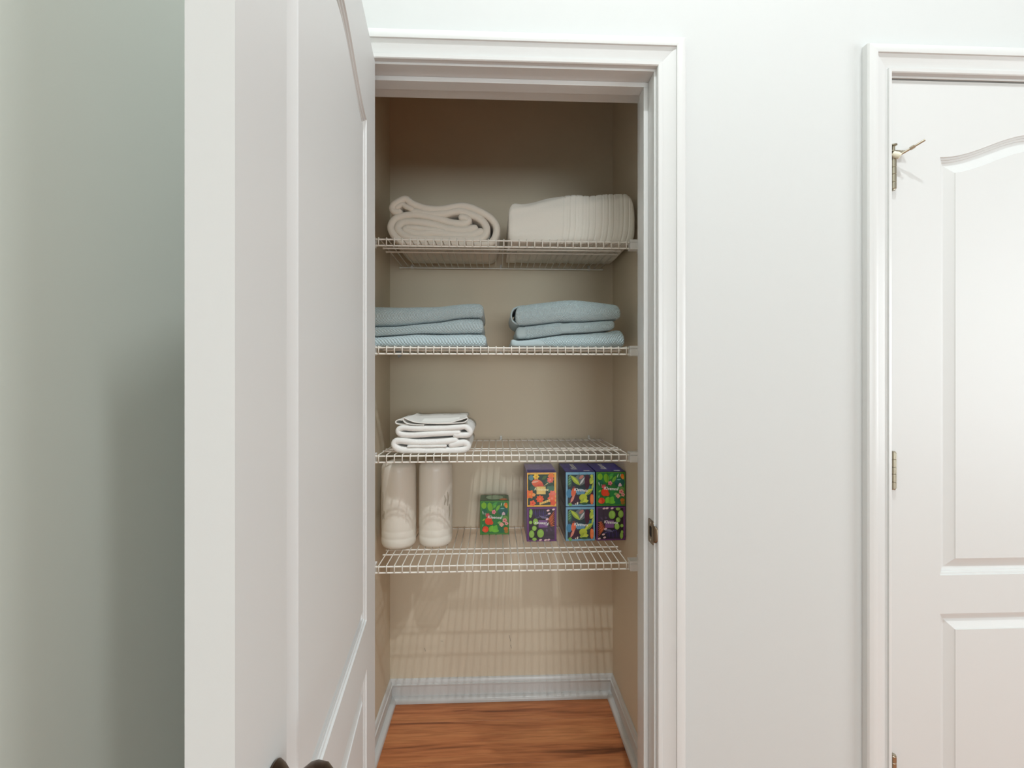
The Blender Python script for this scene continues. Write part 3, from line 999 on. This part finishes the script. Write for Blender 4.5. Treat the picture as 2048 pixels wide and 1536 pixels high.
# the rolled-over layers that show at the left end of the top towel
oz = tr([(300, 470), (220, 462), (165, 410), (155, 330), (185, 265), (260, 232), (330, 222)], 1000, 580, rs, Yt + 0.03)
iz = tr([(245, 400), (242, 350), (262, 318), (285, 330), (280, 385), (262, 395)], 1000, 580, rs, Yt + 0.015)
child('rolled_edge', ribbon([(oz, 0.0058)], Yt + 0.022, 0.20, Z2), M_BLUE, rA)
child('inner_fold', ribbon([(iz, 0.0062)], Yt + 0.012, 0.20, Z2), M_BLUE, rA)

# --- white towels on the third shelf
Z3 = DECK[2] + WT + 0.0004
ws = 260 / 2048
Yw3 = 1.436
LWp = [(1240, 792), (1350, 768), (1445, 758), (1500, 798), (1475, 850), (1350, 876), (1000, 884), (600, 880), (415, 862), (335, 800), (352, 738), (450, 728), (650, 752), (900, 752), (1150, 738), (1300, 722)]
UWp = [(1345, 598), (1150, 608), (900, 620), (650, 636), (480, 632), (400, 600), (404, 545), (480, 522), (650, 532), (900, 532), (1150, 528), (1350, 514), (1462, 508), (1535, 570), (1520, 626), (1430, 640), (1300, 636)]
GW = 'white towels stacked on the third shelf'
thing('folded_towel', ribbon([(zoom2w(LWp, 745, 790, ws, Yw3), 0.0214), (zoom2w([(560, 812), (800, 812), (1150, 806)], 745, 790, ws, Yw3), 0.008)], Yw3, 0.27, Z3, seed=8), M_TERRY,
      'lower white terry bath towel folded on the third shelf', 'towel', GW)
thing('folded_towel', ribbon([(zoom2w(UWp, 745, 790, ws, Yw3), 0.0186)], Yw3 + 0.002, 0.26, Z3, seed=9), M_TERRY,
      'upper white terry towel folded beneath the washcloths', 'towel', GW)
WC = [(800, 476), (650, 470), (530, 450), (474, 395), (492, 364), (560, 395), (700, 438), (960, 450), (1200, 438), (1380, 395), (1486, 364), (1500, 388), (1440, 434), (1300, 446), (1000, 452)]
wc = zoom2w(WC, 745, 790, ws, Yw3)
zlo = wc[0][1]
def wlift(c, t):
    cc = c.copy()
    k = min(1.0, t * 2.2)
    xm = (c[:, 0].min() + c[:, 0].max()) / 2
    hw = (c[:, 0].max() - c[:, 0].min()) / 2
    w = np.clip(1 - ((c[:, 0] - xm) / hw) ** 2, 0, 1)
    n = len(c)
    i = np.arange(n) / n
    upper = np.clip((0.5 - np.abs(i - 0.5)) / 0.25 - 0.15, 0, 1)
    cc[:, 1] += k * upper * w * 0.017
    cc[:, 0] = xm + (cc[:, 0] - xm) * (1 - 0.10 * k)
    return cc
def wc_mesh():
    return ribbon([(wc, 0.0036)], Yw3 + 0.004, 0.22, Z3, step=0.003, wav=0.0006, lift=wlift, seed=11)
M_STRIPE = mat('white_dobby_cloth', (236, 234, 229), 0.9, bump=(500, 0.3, 0.0006, 2))
wcl = thing('washcloth', wc_mesh(), M_CLOTH, 'thin white washcloth folded on top of the white towels', 'washcloth', 'washcloths on the white towels')
# raised dobby ribs running across its front band
ribs = []
for kk in range(6):
    yy = Yw3 + 0.022 + kk * 0.0075
    t = (yy - Yw3 - 0.004) / 0.22
    cc = wlift(resample(catmull(wc), 0.003), t)
    n = len(cc)
    top_ = cc[int(n * 0.34):int(n * 0.66)]
    ribs.append(([(p[0], yy, p[1] + 0.0018) for p in top_], 0.0009))
child('dobby_ribs', tubes_mesh(ribs, 6), M_CLOTH, wcl)
W2 = [(540, 466), (430, 462), (368, 448), (366, 412), (410, 394), (470, 398)]
thing('washcloth', ribbon([(zoom2w(W2, 745, 790, ws, Yw3 + 0.010), 0.0036)], Yw3 + 0.010, 0.20, Z3, step=0.003, seed=12), M_CLOTH,
      'second washcloth peeking out at the left under the top one', 'washcloth', 'washcloths on the white towels')

# ------------------------------------------------------------------ paper towel rolls
Z4 = DECK[3] + WT + 0.0004
def paper_roll(px0, px1, py, top_tilt, label, seed, mark):
    d = (H - Z4) * F / (py - CY)
    yc = d / 1.01 + 0.060
    xa, xb = PY(px0, 1000, yc).x, PY(px1, 1000, yc).x
    R = (xb - xa) / 2
    rng = np.random.default_rng(seed)
    prof = [(0.0, 0.001), (R * 0.55, 0.0), (R * 0.80, 0.001), (R * 0.93, 0.005), (R * 0.985, 0.013), (R * 1.0, 0.024), (R * 0.995, 0.034), (R * 0.982, 0.037), (R * 0.995, 0.041), (R, 0.050),
            (R * 0.992, 0.060), (R * 0.985, 0.063), (R * 0.995, 0.067), (R, 0.080), (R * 1.0, 0.15), (R * 0.995, 0.22), (R * 0.99, 0.27), (R * 0.97, 0.285), (R * 0.86, 0.297), (R * 0.5, 0.304), (R * 0.16, 0.309), (0.0, 0.310)]
    n = 72
    V = []
    for r, h in prof:
        for kx in range(n):
            t = 2 * math.pi * kx / n
            dd = 1.0
            if 0.01 < h < 0.075:
                dd += 0.005 * math.sin(5 * t + h * 90 + seed) * math.sin(h * 55) + 0.003 * math.sin(9 * t - h * 140)
            elif h > 0.28:
                dd += 0.03 * math.sin(13 * t + seed) * (h - 0.28) / 0.03
            V.append((r * dd * math.cos(t), r * dd * math.sin(t), h))
    Fc = [(i * n + kx, i * n + (kx + 1) % n, (i + 1) * n + (kx + 1) % n, (i + 1) * n + kx) for i in range(len(prof) - 1) for kx in range(n)]
    bm = bmesh.new(); bm.from_mesh(mesh(V, Fc)); bmesh.ops.remove_doubles(bm, verts=bm.verts, dist=1e-5)
    o = link('paper_roll', fromb(bm), M_PAPER, smooth=180)
    o.location = ((xa + xb) / 2, yc, Z4)
    tag(o, label, 'paper roll', 'wrapped paper towel rolls on the lowest shelf')
    # faint grey print streaks on the wrapper
    Vv, Ff = [], []
    for (t0, z0, z1, w) in mark:
        m = 7
        b0 = len(Vv)
        for j in range(m):
            s = j / (m - 1)
            ww = 1.7 * w * (0.4 + 0.6 * math.sin(math.pi * s)) * (0.8 + 0.4 * rng.random())
            zz = z0 + (z1 - z0) * s
            for e in (-1, 1):
                a = math.radians(t0) + e * ww / R + 0.03 * math.sin(7 * s + seed)
                Vv.append((1.004 * R * math.cos(a), 1.004 * R * math.sin(a), zz))
        Ff += [(b0 + 2 * j, b0 + 2 * j + 1, b0 + 2 * j + 3, b0 + 2 * j + 2) for j in range(m - 1)]
    link('print_marks', mesh(Vv, Ff), mat('faded_grey_print', (196, 188, 172), 0.5), o)
    return o
paper_roll(763.5, 832.5, 1095, 0, 'left white wrapped paper towel roll beside the closet wall', 2, [(-142, 0.105, 0.20, 0.0022), (-134, 0.105, 0.135, 0.0028), (-145, 0.10, 0.125, 0.0018)])
paper_roll(838, 905, 1092.5, 0, 'right white wrapped paper towel roll, second from the closet wall', 4, [(-38, 0.145, 0.195, 0.0026), (-30, 0.09, 0.15, 0.0022), (-50, 0.15, 0.185, 0.0018)])

# ------------------------------------------------------------------ tissue boxes
FONT_CACHE = {}
def text_mesh(txt, size, shear=0.15):
    cu = bpy.data.curves.new('t', 'FONT')
    cu.body = txt
    cu.size = size
    cu.align_x = 'CENTER'; cu.align_y = 'CENTER'
    cu.shear = shear
    cu.offset = size * 0.012
    o = bpy.data.objects.new('t', cu)
    C.objects.link(o)
    dg = bpy.context.evaluated_depsgraph_get()
    me = bpy.data.meshes.new_from_object(o.evaluated_get(dg))
    bpy.data.objects.remove(o)
    return me

class Art:
    """flat print built from small shapes; u right, v down, both 0..1 on the face"""
    def __init__(self, w, h):
        self.w, self.h = w, h
        self.V, self.F, self.M, self.mats, self.k = [], [], [], [], 0
    def poly(self, pts, col):
        self.k += 1
        y = -0.00012 - 0.00004 * self.k
        o = len(self.V)
        for a, b in pts:
            a = min(max(a, 0.0), 1.0); b = min(max(b, 0.0), 1.0)
            self.V.append(((a - 0.5) * self.w, y, (1 - b) * self.h))
        self.F.append(tuple(range(o, o + len(pts))))
        m = mat('print_%d_%d_%d' % col, col, 0.42, coat=0.3)
        if m not in self.mats: self.mats.append(m)
        self.M.append(self.mats.index(m))
    def rect(self, a, b, c, d, col): self.poly([(a, b), (c, b), (c, d), (a, d)], col)
    def ell(self, cx, cy, rx, ry, col, rot=0, n=16):
        r = math.radians(rot); asp = self.h / self.w
        P = []
        for i in range(n):
            t = 2 * math.pi * i / n
            x, y_ = rx * math.cos(t), ry * math.sin(t) * asp
            P.append((cx + x * math.cos(r) - y_ * math.sin(r), cy + (x * math.sin(r) + y_ * math.cos(r)) / asp))
        self.poly(P, col)
    def leaf(self, x0, y0, x1, y1, w, col, n=7):
        dx, dy = x1 - x0, y1 - y0
        L = math.hypot(dx, dy); nx, ny = -dy / L, dx / L
        a = [(x0 + dx * i / n + nx * w * math.sin(math.pi * i / n), y0 + dy * i / n + ny * w * math.sin(math.pi * i / n)) for i in range(n + 1)]
        b = [(x0 + dx * i / n - nx * w * math.sin(math.pi * i / n), y0 + dy * i / n - ny * w * math.sin(math.pi * i / n)) for i in range(n - 1, 0, -1)]
        self.poly(a + b, col)
    def flower(self, cx, cy, r, col, cc=None, n=5, rot=0):
        asp = self.w / self.h
        P = []
        for i in range(n * 6):
            t = 2 * math.pi * i / (n * 6)
            rr = r * (0.86 + 0.14 * math.cos(n * t))
            P.append((cx + rr * math.cos(t + rot), cy + rr * math.sin(t + rot) * asp))
        self.poly(P, col)
        if cc: self.ell(cx, cy, r * 0.25, r * 0.25 * asp, cc)
    def build(self, parent, name='front_print', flip=False):
        me = mesh(self.V, self.F)
        for m in self.mats: me.materials.append(m)
        me.polygons.foreach_set('material_index', self.M)
        if flip:
            me.transform(Matrix.Translation((0, 0, self.h)) @ Matrix.Rotation(math.pi, 4, 'Y'))
        bm = bmesh.new(); bm.from_mesh(me)
        for f in bm.faces:
            f.normal_update()
            if f.normal.y > 0: f.normal_flip()
        bm.to_mesh(me); bm.free()
        return link(name, me, None, parent)

def norm(x0, y0, x1, y1):
    sx, sy = x1 - x0, y1 - y0
    return (lambda x: (x - x0) / sx), (lambda y_: (y_ - y0) / sy), sx, sy

def art_green(a):
    U, Vv, sx, sy = norm(250, 490, 985, 1370)
    E = lambda x, y_, rx, ry, c, rot=0: a.ell(U(x), Vv(y_), rx / sx, ry / sy, c, rot)
    Lf = lambda x0, y0, x1, y1, w, c: a.leaf(U(x0), Vv(y0), U(x1), Vv(y1), w / sx, c)
    a.rect(0, 0, 1, 1, (74, 140, 52))
    a.rect(0.04, 0.03, 0.96, 0.97, (38, 122, 58))
    E(840, 760, 130, 120, (18, 98, 88)); E(360, 760, 70, 60, (16, 104, 74)); E(700, 1060, 110, 90, (30, 130, 60)); E(800, 1240, 90, 90, (20, 112, 70))
    E(345, 610, 65, 85, (128, 190, 40)); E(505, 650, 66, 118, (118, 180, 42), -12)
    Lf(590, 690, 660, 530, 36, (98, 176, 60)); Lf(650, 760, 760, 590, 38, (122, 186, 60)); Lf(700, 530, 560, 600, 26, (70, 160, 70))
    Lf(780, 640, 810, 530, 10, (214, 232, 214)); Lf(760, 690, 880, 690, 12, (120, 190, 170)); Lf(850, 620, 875, 530, 9, (170, 210, 190))
    E(910, 600, 42, 62, (236, 122, 34)); E(925, 640, 30, 44, (242, 160, 44))
    Lf(310, 740, 330, 850, 10, (230, 240, 225)); Lf(370, 790, 380, 860, 8, (210, 220, 220)); Lf(310, 1170, 325, 1080, 14, (110, 190, 120))
    a.flower(U(600), Vv(780), 62 / sx, (238, 140, 150), (206, 70, 96))
    a.flower(U(440), Vv(865), 62 / sx, (222, 96, 104), None, 5, 0.3)
    E(465, 1010, 92, 105, (238, 66, 30), 20); E(530, 1060, 55, 55, (232, 78, 40))
    Lf(300, 1010, 380, 950, 20, (150, 190, 70))
    E(385, 1230, 80, 82, (238, 72, 36)); E(350, 1250, 50, 40, (244, 96, 50))
    Lf(490, 1300, 580, 1130, 62, (122, 198, 52)); Lf(600, 1290, 680, 1120, 66, (104, 188, 60)); E(640, 1270, 90, 45, (116, 196, 56))
    E(895, 940, 62, 68, (118, 160, 84)); Lf(770, 980, 830, 850, 24, (136, 196, 146)); Lf(690, 1060, 800, 1060, 30, (150, 190, 110))
    a.flower(U(850), Vv(825), 50 / sx, (226, 196, 206), None, 3, 0.5)
    a.flower(U(880), Vv(1000), 66 / sx, (232, 158, 150), (214, 66, 78)); a.flower(U(925), Vv(1080), 52 / sx, (238, 170, 166), (214, 66, 78)); a.flower(U(800), Vv(1110), 62 / sx, (236, 166, 150), None, 4)
    E(910, 1220, 55, 50, (206, 116, 38)); E(920, 1290, 50, 45, (168, 122, 40))

def art_orange(a):
    U, Vv, sx, sy = norm(205, 285, 670, 845)
    E = lambda x, y_, rx, ry, c, rot=0: a.ell(U(x), Vv(y_), rx / sx, ry / sy, c, rot)
    a.rect(0, 0, 1, 1, (240, 186, 84))
    a.rect(0.03, 0.055, 0.93, 0.95, (36, 66, 58))
    E(270, 370, 40, 45, (96, 142, 152)); E(580, 545, 62, 60, (74, 120, 98)); E(560, 450, 70, 60, (48, 84, 70)); E(300, 540, 50, 50, (52, 92, 78))
    a.leaf(U(520), Vv(340), U(440), Vv(400), 0.05, (70, 106, 50))
    a.flower(U(350), Vv(352), 50 / sx, (250, 206, 72), (232, 150, 40), 6)
    E(370, 465, 92, 66, (238, 112, 78), 20); E(420, 500, 50, 45, (232, 96, 76)); a.leaf(U(270), Vv(450), U(400), Vv(420), 0.03, (246, 180, 150))
    a.flower(U(590), Vv(345), 56 / sx, (244, 130, 60), None, 6)
    a.flower(U(576), Vv(405), 56 / sx, (238, 112, 96), (246, 170, 150), 7)
    a.leaf(U(470), Vv(510), U(560), Vv(440), 0.012, (222, 206, 150))
    a.flower(U(250), Vv(640), 74 / sx, (244, 118, 54), (250, 160, 60), 6); a.leaf(U(280), Vv(660), U(345), Vv(640), 0.05, (240, 166, 96))
    a.flower(U(410), Vv(720), 66 / sx, (240, 96, 48), (246, 130, 70), 8)
    a.flower(U(612), Vv(640), 64 / sx, (246, 128, 110), None, 6); a.flower(U(600), Vv(710), 70 / sx, (244, 116, 88), (248, 150, 120), 6); a.flower(U(620), Vv(780), 52 / sx, (236, 96, 60), None, 5)
    a.flower(U(294), Vv(785), 52 / sx, (246, 108, 70), (228, 60, 50), 5)
    for i in range(6):
        x = 400 + i * 28
        a.leaf(U(x), Vv(806 - i * 10), U(x + 30), Vv(775 - i * 11), 0.022, (244, 206, 120))
        a.leaf(U(x), Vv(806 - i * 10), U(x + 34), Vv(800 - i * 9), 0.018, (240, 196, 104))
    a.rect(U(355), Vv(512), U(500), Vv(640), (240, 206, 124))

def art_purple(a):
    U, Vv, sx, sy = norm(175, 855, 670, 1405)
    E = lambda x, y_, rx, ry, c, rot=0: a.ell(U(x), Vv(y_), rx / sx, ry / sy, c, rot)
    Lf = lambda x0, y0, x1, y1, w, c: a.leaf(U(x0), Vv(y0), U(x1), Vv(y1), w / sx, c)
    a.rect(0, 0, 1, 1, (104, 56, 118))
    a.rect(0.07, 0.045, 0.945, 0.955, (34, 26, 40))
    a.rect(0.42, 0.55, 0.945, 0.955, (66, 54, 72))
    for i in range(7):
        Lf(280 + i * 34, 880, 300 + i * 30, 1010 + (i % 3) * 18, 13, (58, 46, 110) if i % 2 else (44, 38, 84))
        Lf(300 + i * 36, 1030 - i * 6, 420 + i * 26, 1000 - i * 8, 9, (92, 86, 132) if i % 2 else (60, 52, 104))
    for i in range(5):
        Lf(380 + i * 30, 980 + i * 6, 450 + i * 26, 1040 + i * 4, 7, (120, 116, 150))
    for i in range(8):
        Lf(515 + i * 8, 1080 + i * 12, 645, 905 + i * 34, 6, (232, 124, 66) if i % 2 else (206, 96, 58))
    a.rect(U(370), Vv(1060), U(520), Vv(1180), (128, 84, 142))
    for x, y_, rx, ry in ((240, 935, 28, 58), (235, 1095, 28, 28), (318, 1085, 44, 54), (298, 1190, 40, 42), (253, 1285, 46, 62), (403, 1275, 58, 70), (300, 1368, 40, 26), (232, 990, 22, 30)):
        E(x, y_, rx, ry, (140, 186, 76)); E(x + 4, y_ + 4, rx * 0.72, ry * 0.72, (156, 200, 92))
    for x, y_ in ((530, 905), (550, 955), (515, 1045), (540, 1378), (402, 1380), (622, 888), (488, 1382)):
        E(x, y_, 26, 15, (236, 200, 206), -15)
    Lf(560, 1190, 600, 1240, 16, (86, 70, 100)); Lf(500, 1200, 520, 1250, 18, (90, 76, 106))

def art_blue(a):
    U, Vv, sx, sy = norm(165, 270, 640, 835)
    E = lambda x, y_, rx, ry, c, rot=0: a.ell(U(x), Vv(y_), rx / sx, ry / sy, c, rot)
    Lf = lambda x0, y0, x1, y1, w, c: a.leaf(U(x0), Vv(y0), U(x1), Vv(y1), w / sx, c)
    a.rect(0, 0, 1, 1, (126, 178, 206))
    a.rect(0.065, 0.07, 0.955, 0.945, (34, 58, 66))
    E(400, 400, 90, 90, (110, 120, 122)); E(560, 540, 60, 50, (50, 116, 124)); E(230, 430, 34, 90, (58, 104, 74))
    for i in range(4): Lf(205, 480 - i * 40, 250, 440 - i * 42, 10, (110, 160, 110))
    Lf(240, 320, 400, 490, 34, (164, 190, 64)); Lf(250, 330, 390, 470, 12, (200, 214, 84))
    E(420, 350, 45, 24, (196, 132, 120), -40); Lf(390, 480, 470, 360, 14, (210, 214, 214))
    E(515, 430, 42, 125, (74, 28, 54)); Lf(500, 540, 480, 600, 14, (74, 28, 54))
    Lf(560, 470, 610, 320, 30, (176, 196, 70)); Lf(570, 470, 625, 400, 18, (206, 216, 92)); Lf(560, 330, 620, 330, 20, (196, 210, 80))
    E(222, 620, 46, 72, (64, 132, 170)); E(400, 590, 76, 46, (136, 178, 200)); a.rect(U(345), Vv(575), U(475), Vv(640), (104, 154, 186))
    E(310, 725, 82, 84, (62, 28, 52)); Lf(220, 800, 300, 650, 26, (78, 40, 64))
    E(293, 600, 38, 80, (238, 112, 74), 8); Lf(240, 780, 310, 640, 20, (236, 150, 130)); E(300, 520, 26, 18, (120, 60, 60))
    E(450, 690, 66, 60, (192, 204, 66)); Lf(390, 770, 540, 740, 40, (206, 216, 80)); Lf(470, 650, 610, 545, 34, (200, 210, 72)); Lf(490, 670, 600, 570, 10, (120, 160, 60)); Lf(395, 780, 470, 700, 20, (170, 190, 60))
    E(470, 790, 60, 20, (46, 90, 60)); Lf(590, 560, 620, 440, 16, (190, 206, 90))
    E(592, 715, 32, 92, (238, 118, 60)); E(594, 712, 20, 64, (246, 138, 80)); E(594, 622, 26, 16, (74, 28, 54))
    Lf(205, 790, 270, 815, 26, (120, 176, 84)); Lf(345, 810, 365, 760, 14, (234, 222, 206)); Lf(318, 810, 325, 780, 8, (234, 222, 206))

M_NAVY = mat('navy_film', (44, 36, 132), 0.38, coat=0.15, bump=(30, 0.12, 0.002, 3))
M_PURPLE = mat('purple_carton', (74, 46, 126), 0.35, coat=0.3)
M_DKGREEN = mat('dark_green_carton', (34, 84, 44), 0.4, coat=0.3)
M_BLUEC = mat('navy_carton', (30, 34, 78), 0.35, coat=0.3)
M_LETTER = mat('white_lettering', (244, 244, 240), 0.4)
M_LETTERY = mat('pale_yellow_lettering', (250, 240, 190), 0.4)
M_HAZE = mat('film_purple_grey', (122, 106, 168), 0.3, coat=0.4, bump=(40, 0.5, 0.004, 3))
M_STRIPE_Y = mat('yellow_green_side_print', (96, 110, 52), 0.4)

def tissue_box(px0, px1, Yf, z0, hgt, depth, side, art, label, flip=False, letter=None, letter_uv=(0.5, 0.49), group=None, tflip=False):
    xa, xb = PY(px0, 1000, Yf).x, PY(px1, 1000, Yf).x
    w = xb - xa
    bm = bmesh.new()
    bbox(bm, -w / 2, w / 2, 0, depth, 0, hgt, bev=0.0014)
    o = link('tissue_box', fromb(bm), side)
    o.location = ((xa + xb) / 2, Yf, z0)
    tag(o, label, 'tissue box', group)
    a = Art(w - 0.002, hgt - 0.002)
    art(a)
    p = a.build(o, flip=flip)
    p.location = (0, 0, 0.001)
    t = text_mesh('Kleenex', w * 0.145)
    R = Matrix.Translation(((letter_uv[0] - 0.5) * w, -0.00016 - 0.00004 * (a.k + 2), (1 - letter_uv[1]) * hgt))
    R = R @ (Matrix.Rotation(math.pi, 4, 'Y') if tflip else Matrix.Identity(4)) @ Matrix.Rotation(math.pi / 2, 4, 'X') @ Matrix.Rotation(math.radians(-4), 4, 'Z')
    t.transform(R)
    link('lettering', t, letter or M_LETTER, o)
    return o, w

YP = 1.612
GB = 'tissue boxes on the lowest shelf'
DEP = ZB - 0.018 - YP
def zat(py, Y): return H - (py - CY) / F * Y * 1.0
hb = (0.1265)
ht = (0.1275)
bA, wA = tissue_box(1053.5, 1113, YP, Z4, hb, DEP, M_PURPLE, art_purple, 'purple tissue box with upside-down print under the orange box', False, None, (0.5, 0.47), GB, True)
tA, _ = tissue_box(1053.5, 1113, YP, Z4 + hb + 0.0006, ht, DEP, M_PURPLE, art_orange, 'orange floral tissue box stacked on the upside-down purple box', False, M_LETTERY, (0.49, 0.49), GB)
bB, wB = tissue_box(1131, 1190, YP, Z4, hb, DEP, M_BLUEC, art_blue, 'lower pale blue bordered tissue box of the middle stack', False, None, (0.52, 0.52), GB)
tB, _ = tissue_box(1131, 1190, YP, Z4 + hb + 0.0006, ht, DEP, M_BLUEC, art_blue, 'upper pale blue bordered tissue box of the middle stack', False, None, (0.52, 0.52), GB)
bC, wC = tissue_box(1192, 1251, YP, Z4, hb, DEP, M_BLUEC, art_purple, 'purple tissue box with upright print at the right end', True, None, (0.5, 0.46), GB)
tC, _ = tissue_box(1192, 1251, YP, Z4 + hb + 0.0006, ht, DEP, M_BLUEC, art_green, 'green floral tissue box on top of the rightmost stack', False, None, (0.5, 0.49), GB)
gx, wG = tissue_box(960, 1018, 1.690, Z4, 0.131, 0.084, M_DKGREEN, art_green, 'single green floral tissue box standing alone on the lowest shelf', False, None, (0.5, 0.49), GB)

# pack film on top of the upper boxes, with its printed name
for o, w, m, dx, tx in ((tA, wA, M_HAZE, 0, False), (tB, wB, M_NAVY, 0, True), (tC, wC, M_NAVY, 0, True)):
    V, Fc = [], []
    nx, ny = 10, 14
    for j in range(ny + 1):
        for i in range(nx + 1):
            xx = -w / 2 + w * i / nx
            yy = 0.001 + (DEP - 0.002) * j / ny
            zz = ht + 0.0008 + 0.0006 * math.sin(i * 1.7 + j) * math.sin(j * 0.9)
            V.append((xx, yy, zz))
    Fc = [(j * (nx + 1) + i, j * (nx + 1) + i + 1, (j + 1) * (nx + 1) + i + 1, (j + 1) * (nx + 1) + i) for j in range(ny) for i in range(nx)]
    f = link('pack_film', mesh(V, Fc), m, o, smooth=60)
    if tx:
        t = text_mesh('Kleenex', 0.032)
        t.transform(Matrix.Translation((-w * 0.12, DEP * 0.52, ht + 0.0022)) @ Matrix.Rotation(math.pi / 2, 4, 'Z'))
        link('film_lettering', t, M_LETTER, f)
        link('film_mark', boxmesh(w * 0.14, w * 0.34, 0.012, 0.017, ht + 0.0012, ht + 0.0020), M_LETTER, f)
    else:
        link('film_band', boxmesh(-w / 2 + 0.003, w / 2 - 0.003, 0.002, 0.040, ht + 0.0014, ht + 0.0018), M_NAVY, f)
# left faces of the middle stack: thin yellow-green leaf print
for o, hh in ((bB, hb), (tB, ht)):
    V, Fc = [], []
    for i in range(9):
        y0 = 0.01 + 0.016 * i; z0 = 0.012 + (i * 37 % 9) / 9 * hh * 0.55
        b0 = len(V)
        n = 6
        for k in range(n + 1):
            s = k / n
            ww = 0.0016 * math.sin(math.pi * s) + 0.0001
            V += [(-wB / 2 - 0.0002, y0 + s * 0.02 - ww, z0 + s * 0.045 + ww), (-wB / 2 - 0.0002, y0 + s * 0.02 + ww, z0 + s * 0.045 - ww)]
        Fc += [(b0 + 2 * k, b0 + 2 * k + 1, b0 + 2 * k + 3, b0 + 2 * k + 2) for k in range(n)]
    link('side_print', mesh(V, Fc), M_STRIPE_Y, o)
# oval tear opening and orange print on top of the single box
a = lathe([(0.034, 0.0), (0.034, 0.0006), (0.031, 0.0010), (0.030, 0.0006), (0.0, 0.0006)], 36)
a.transform(Matrix.Translation((0, 0.045, 0.1312)) @ Matrix.Diagonal((1, 0.95, 1, 1)))
link('tear_opening', a, mat('pale_green_film', (120, 150, 112), 0.3, coat=0.4), gx)
a = lathe([(0.016, 0.0), (0.015, 0.0003), (0.0, 0.0003)], 20)
a.transform(Matrix.Translation((0.034, 0.018, 0.1311)) @ Matrix.Diagonal((1, 0.7, 1, 1)))
link('top_print', a, mat('print_orange_top', (214, 110, 52), 0.4), gx)
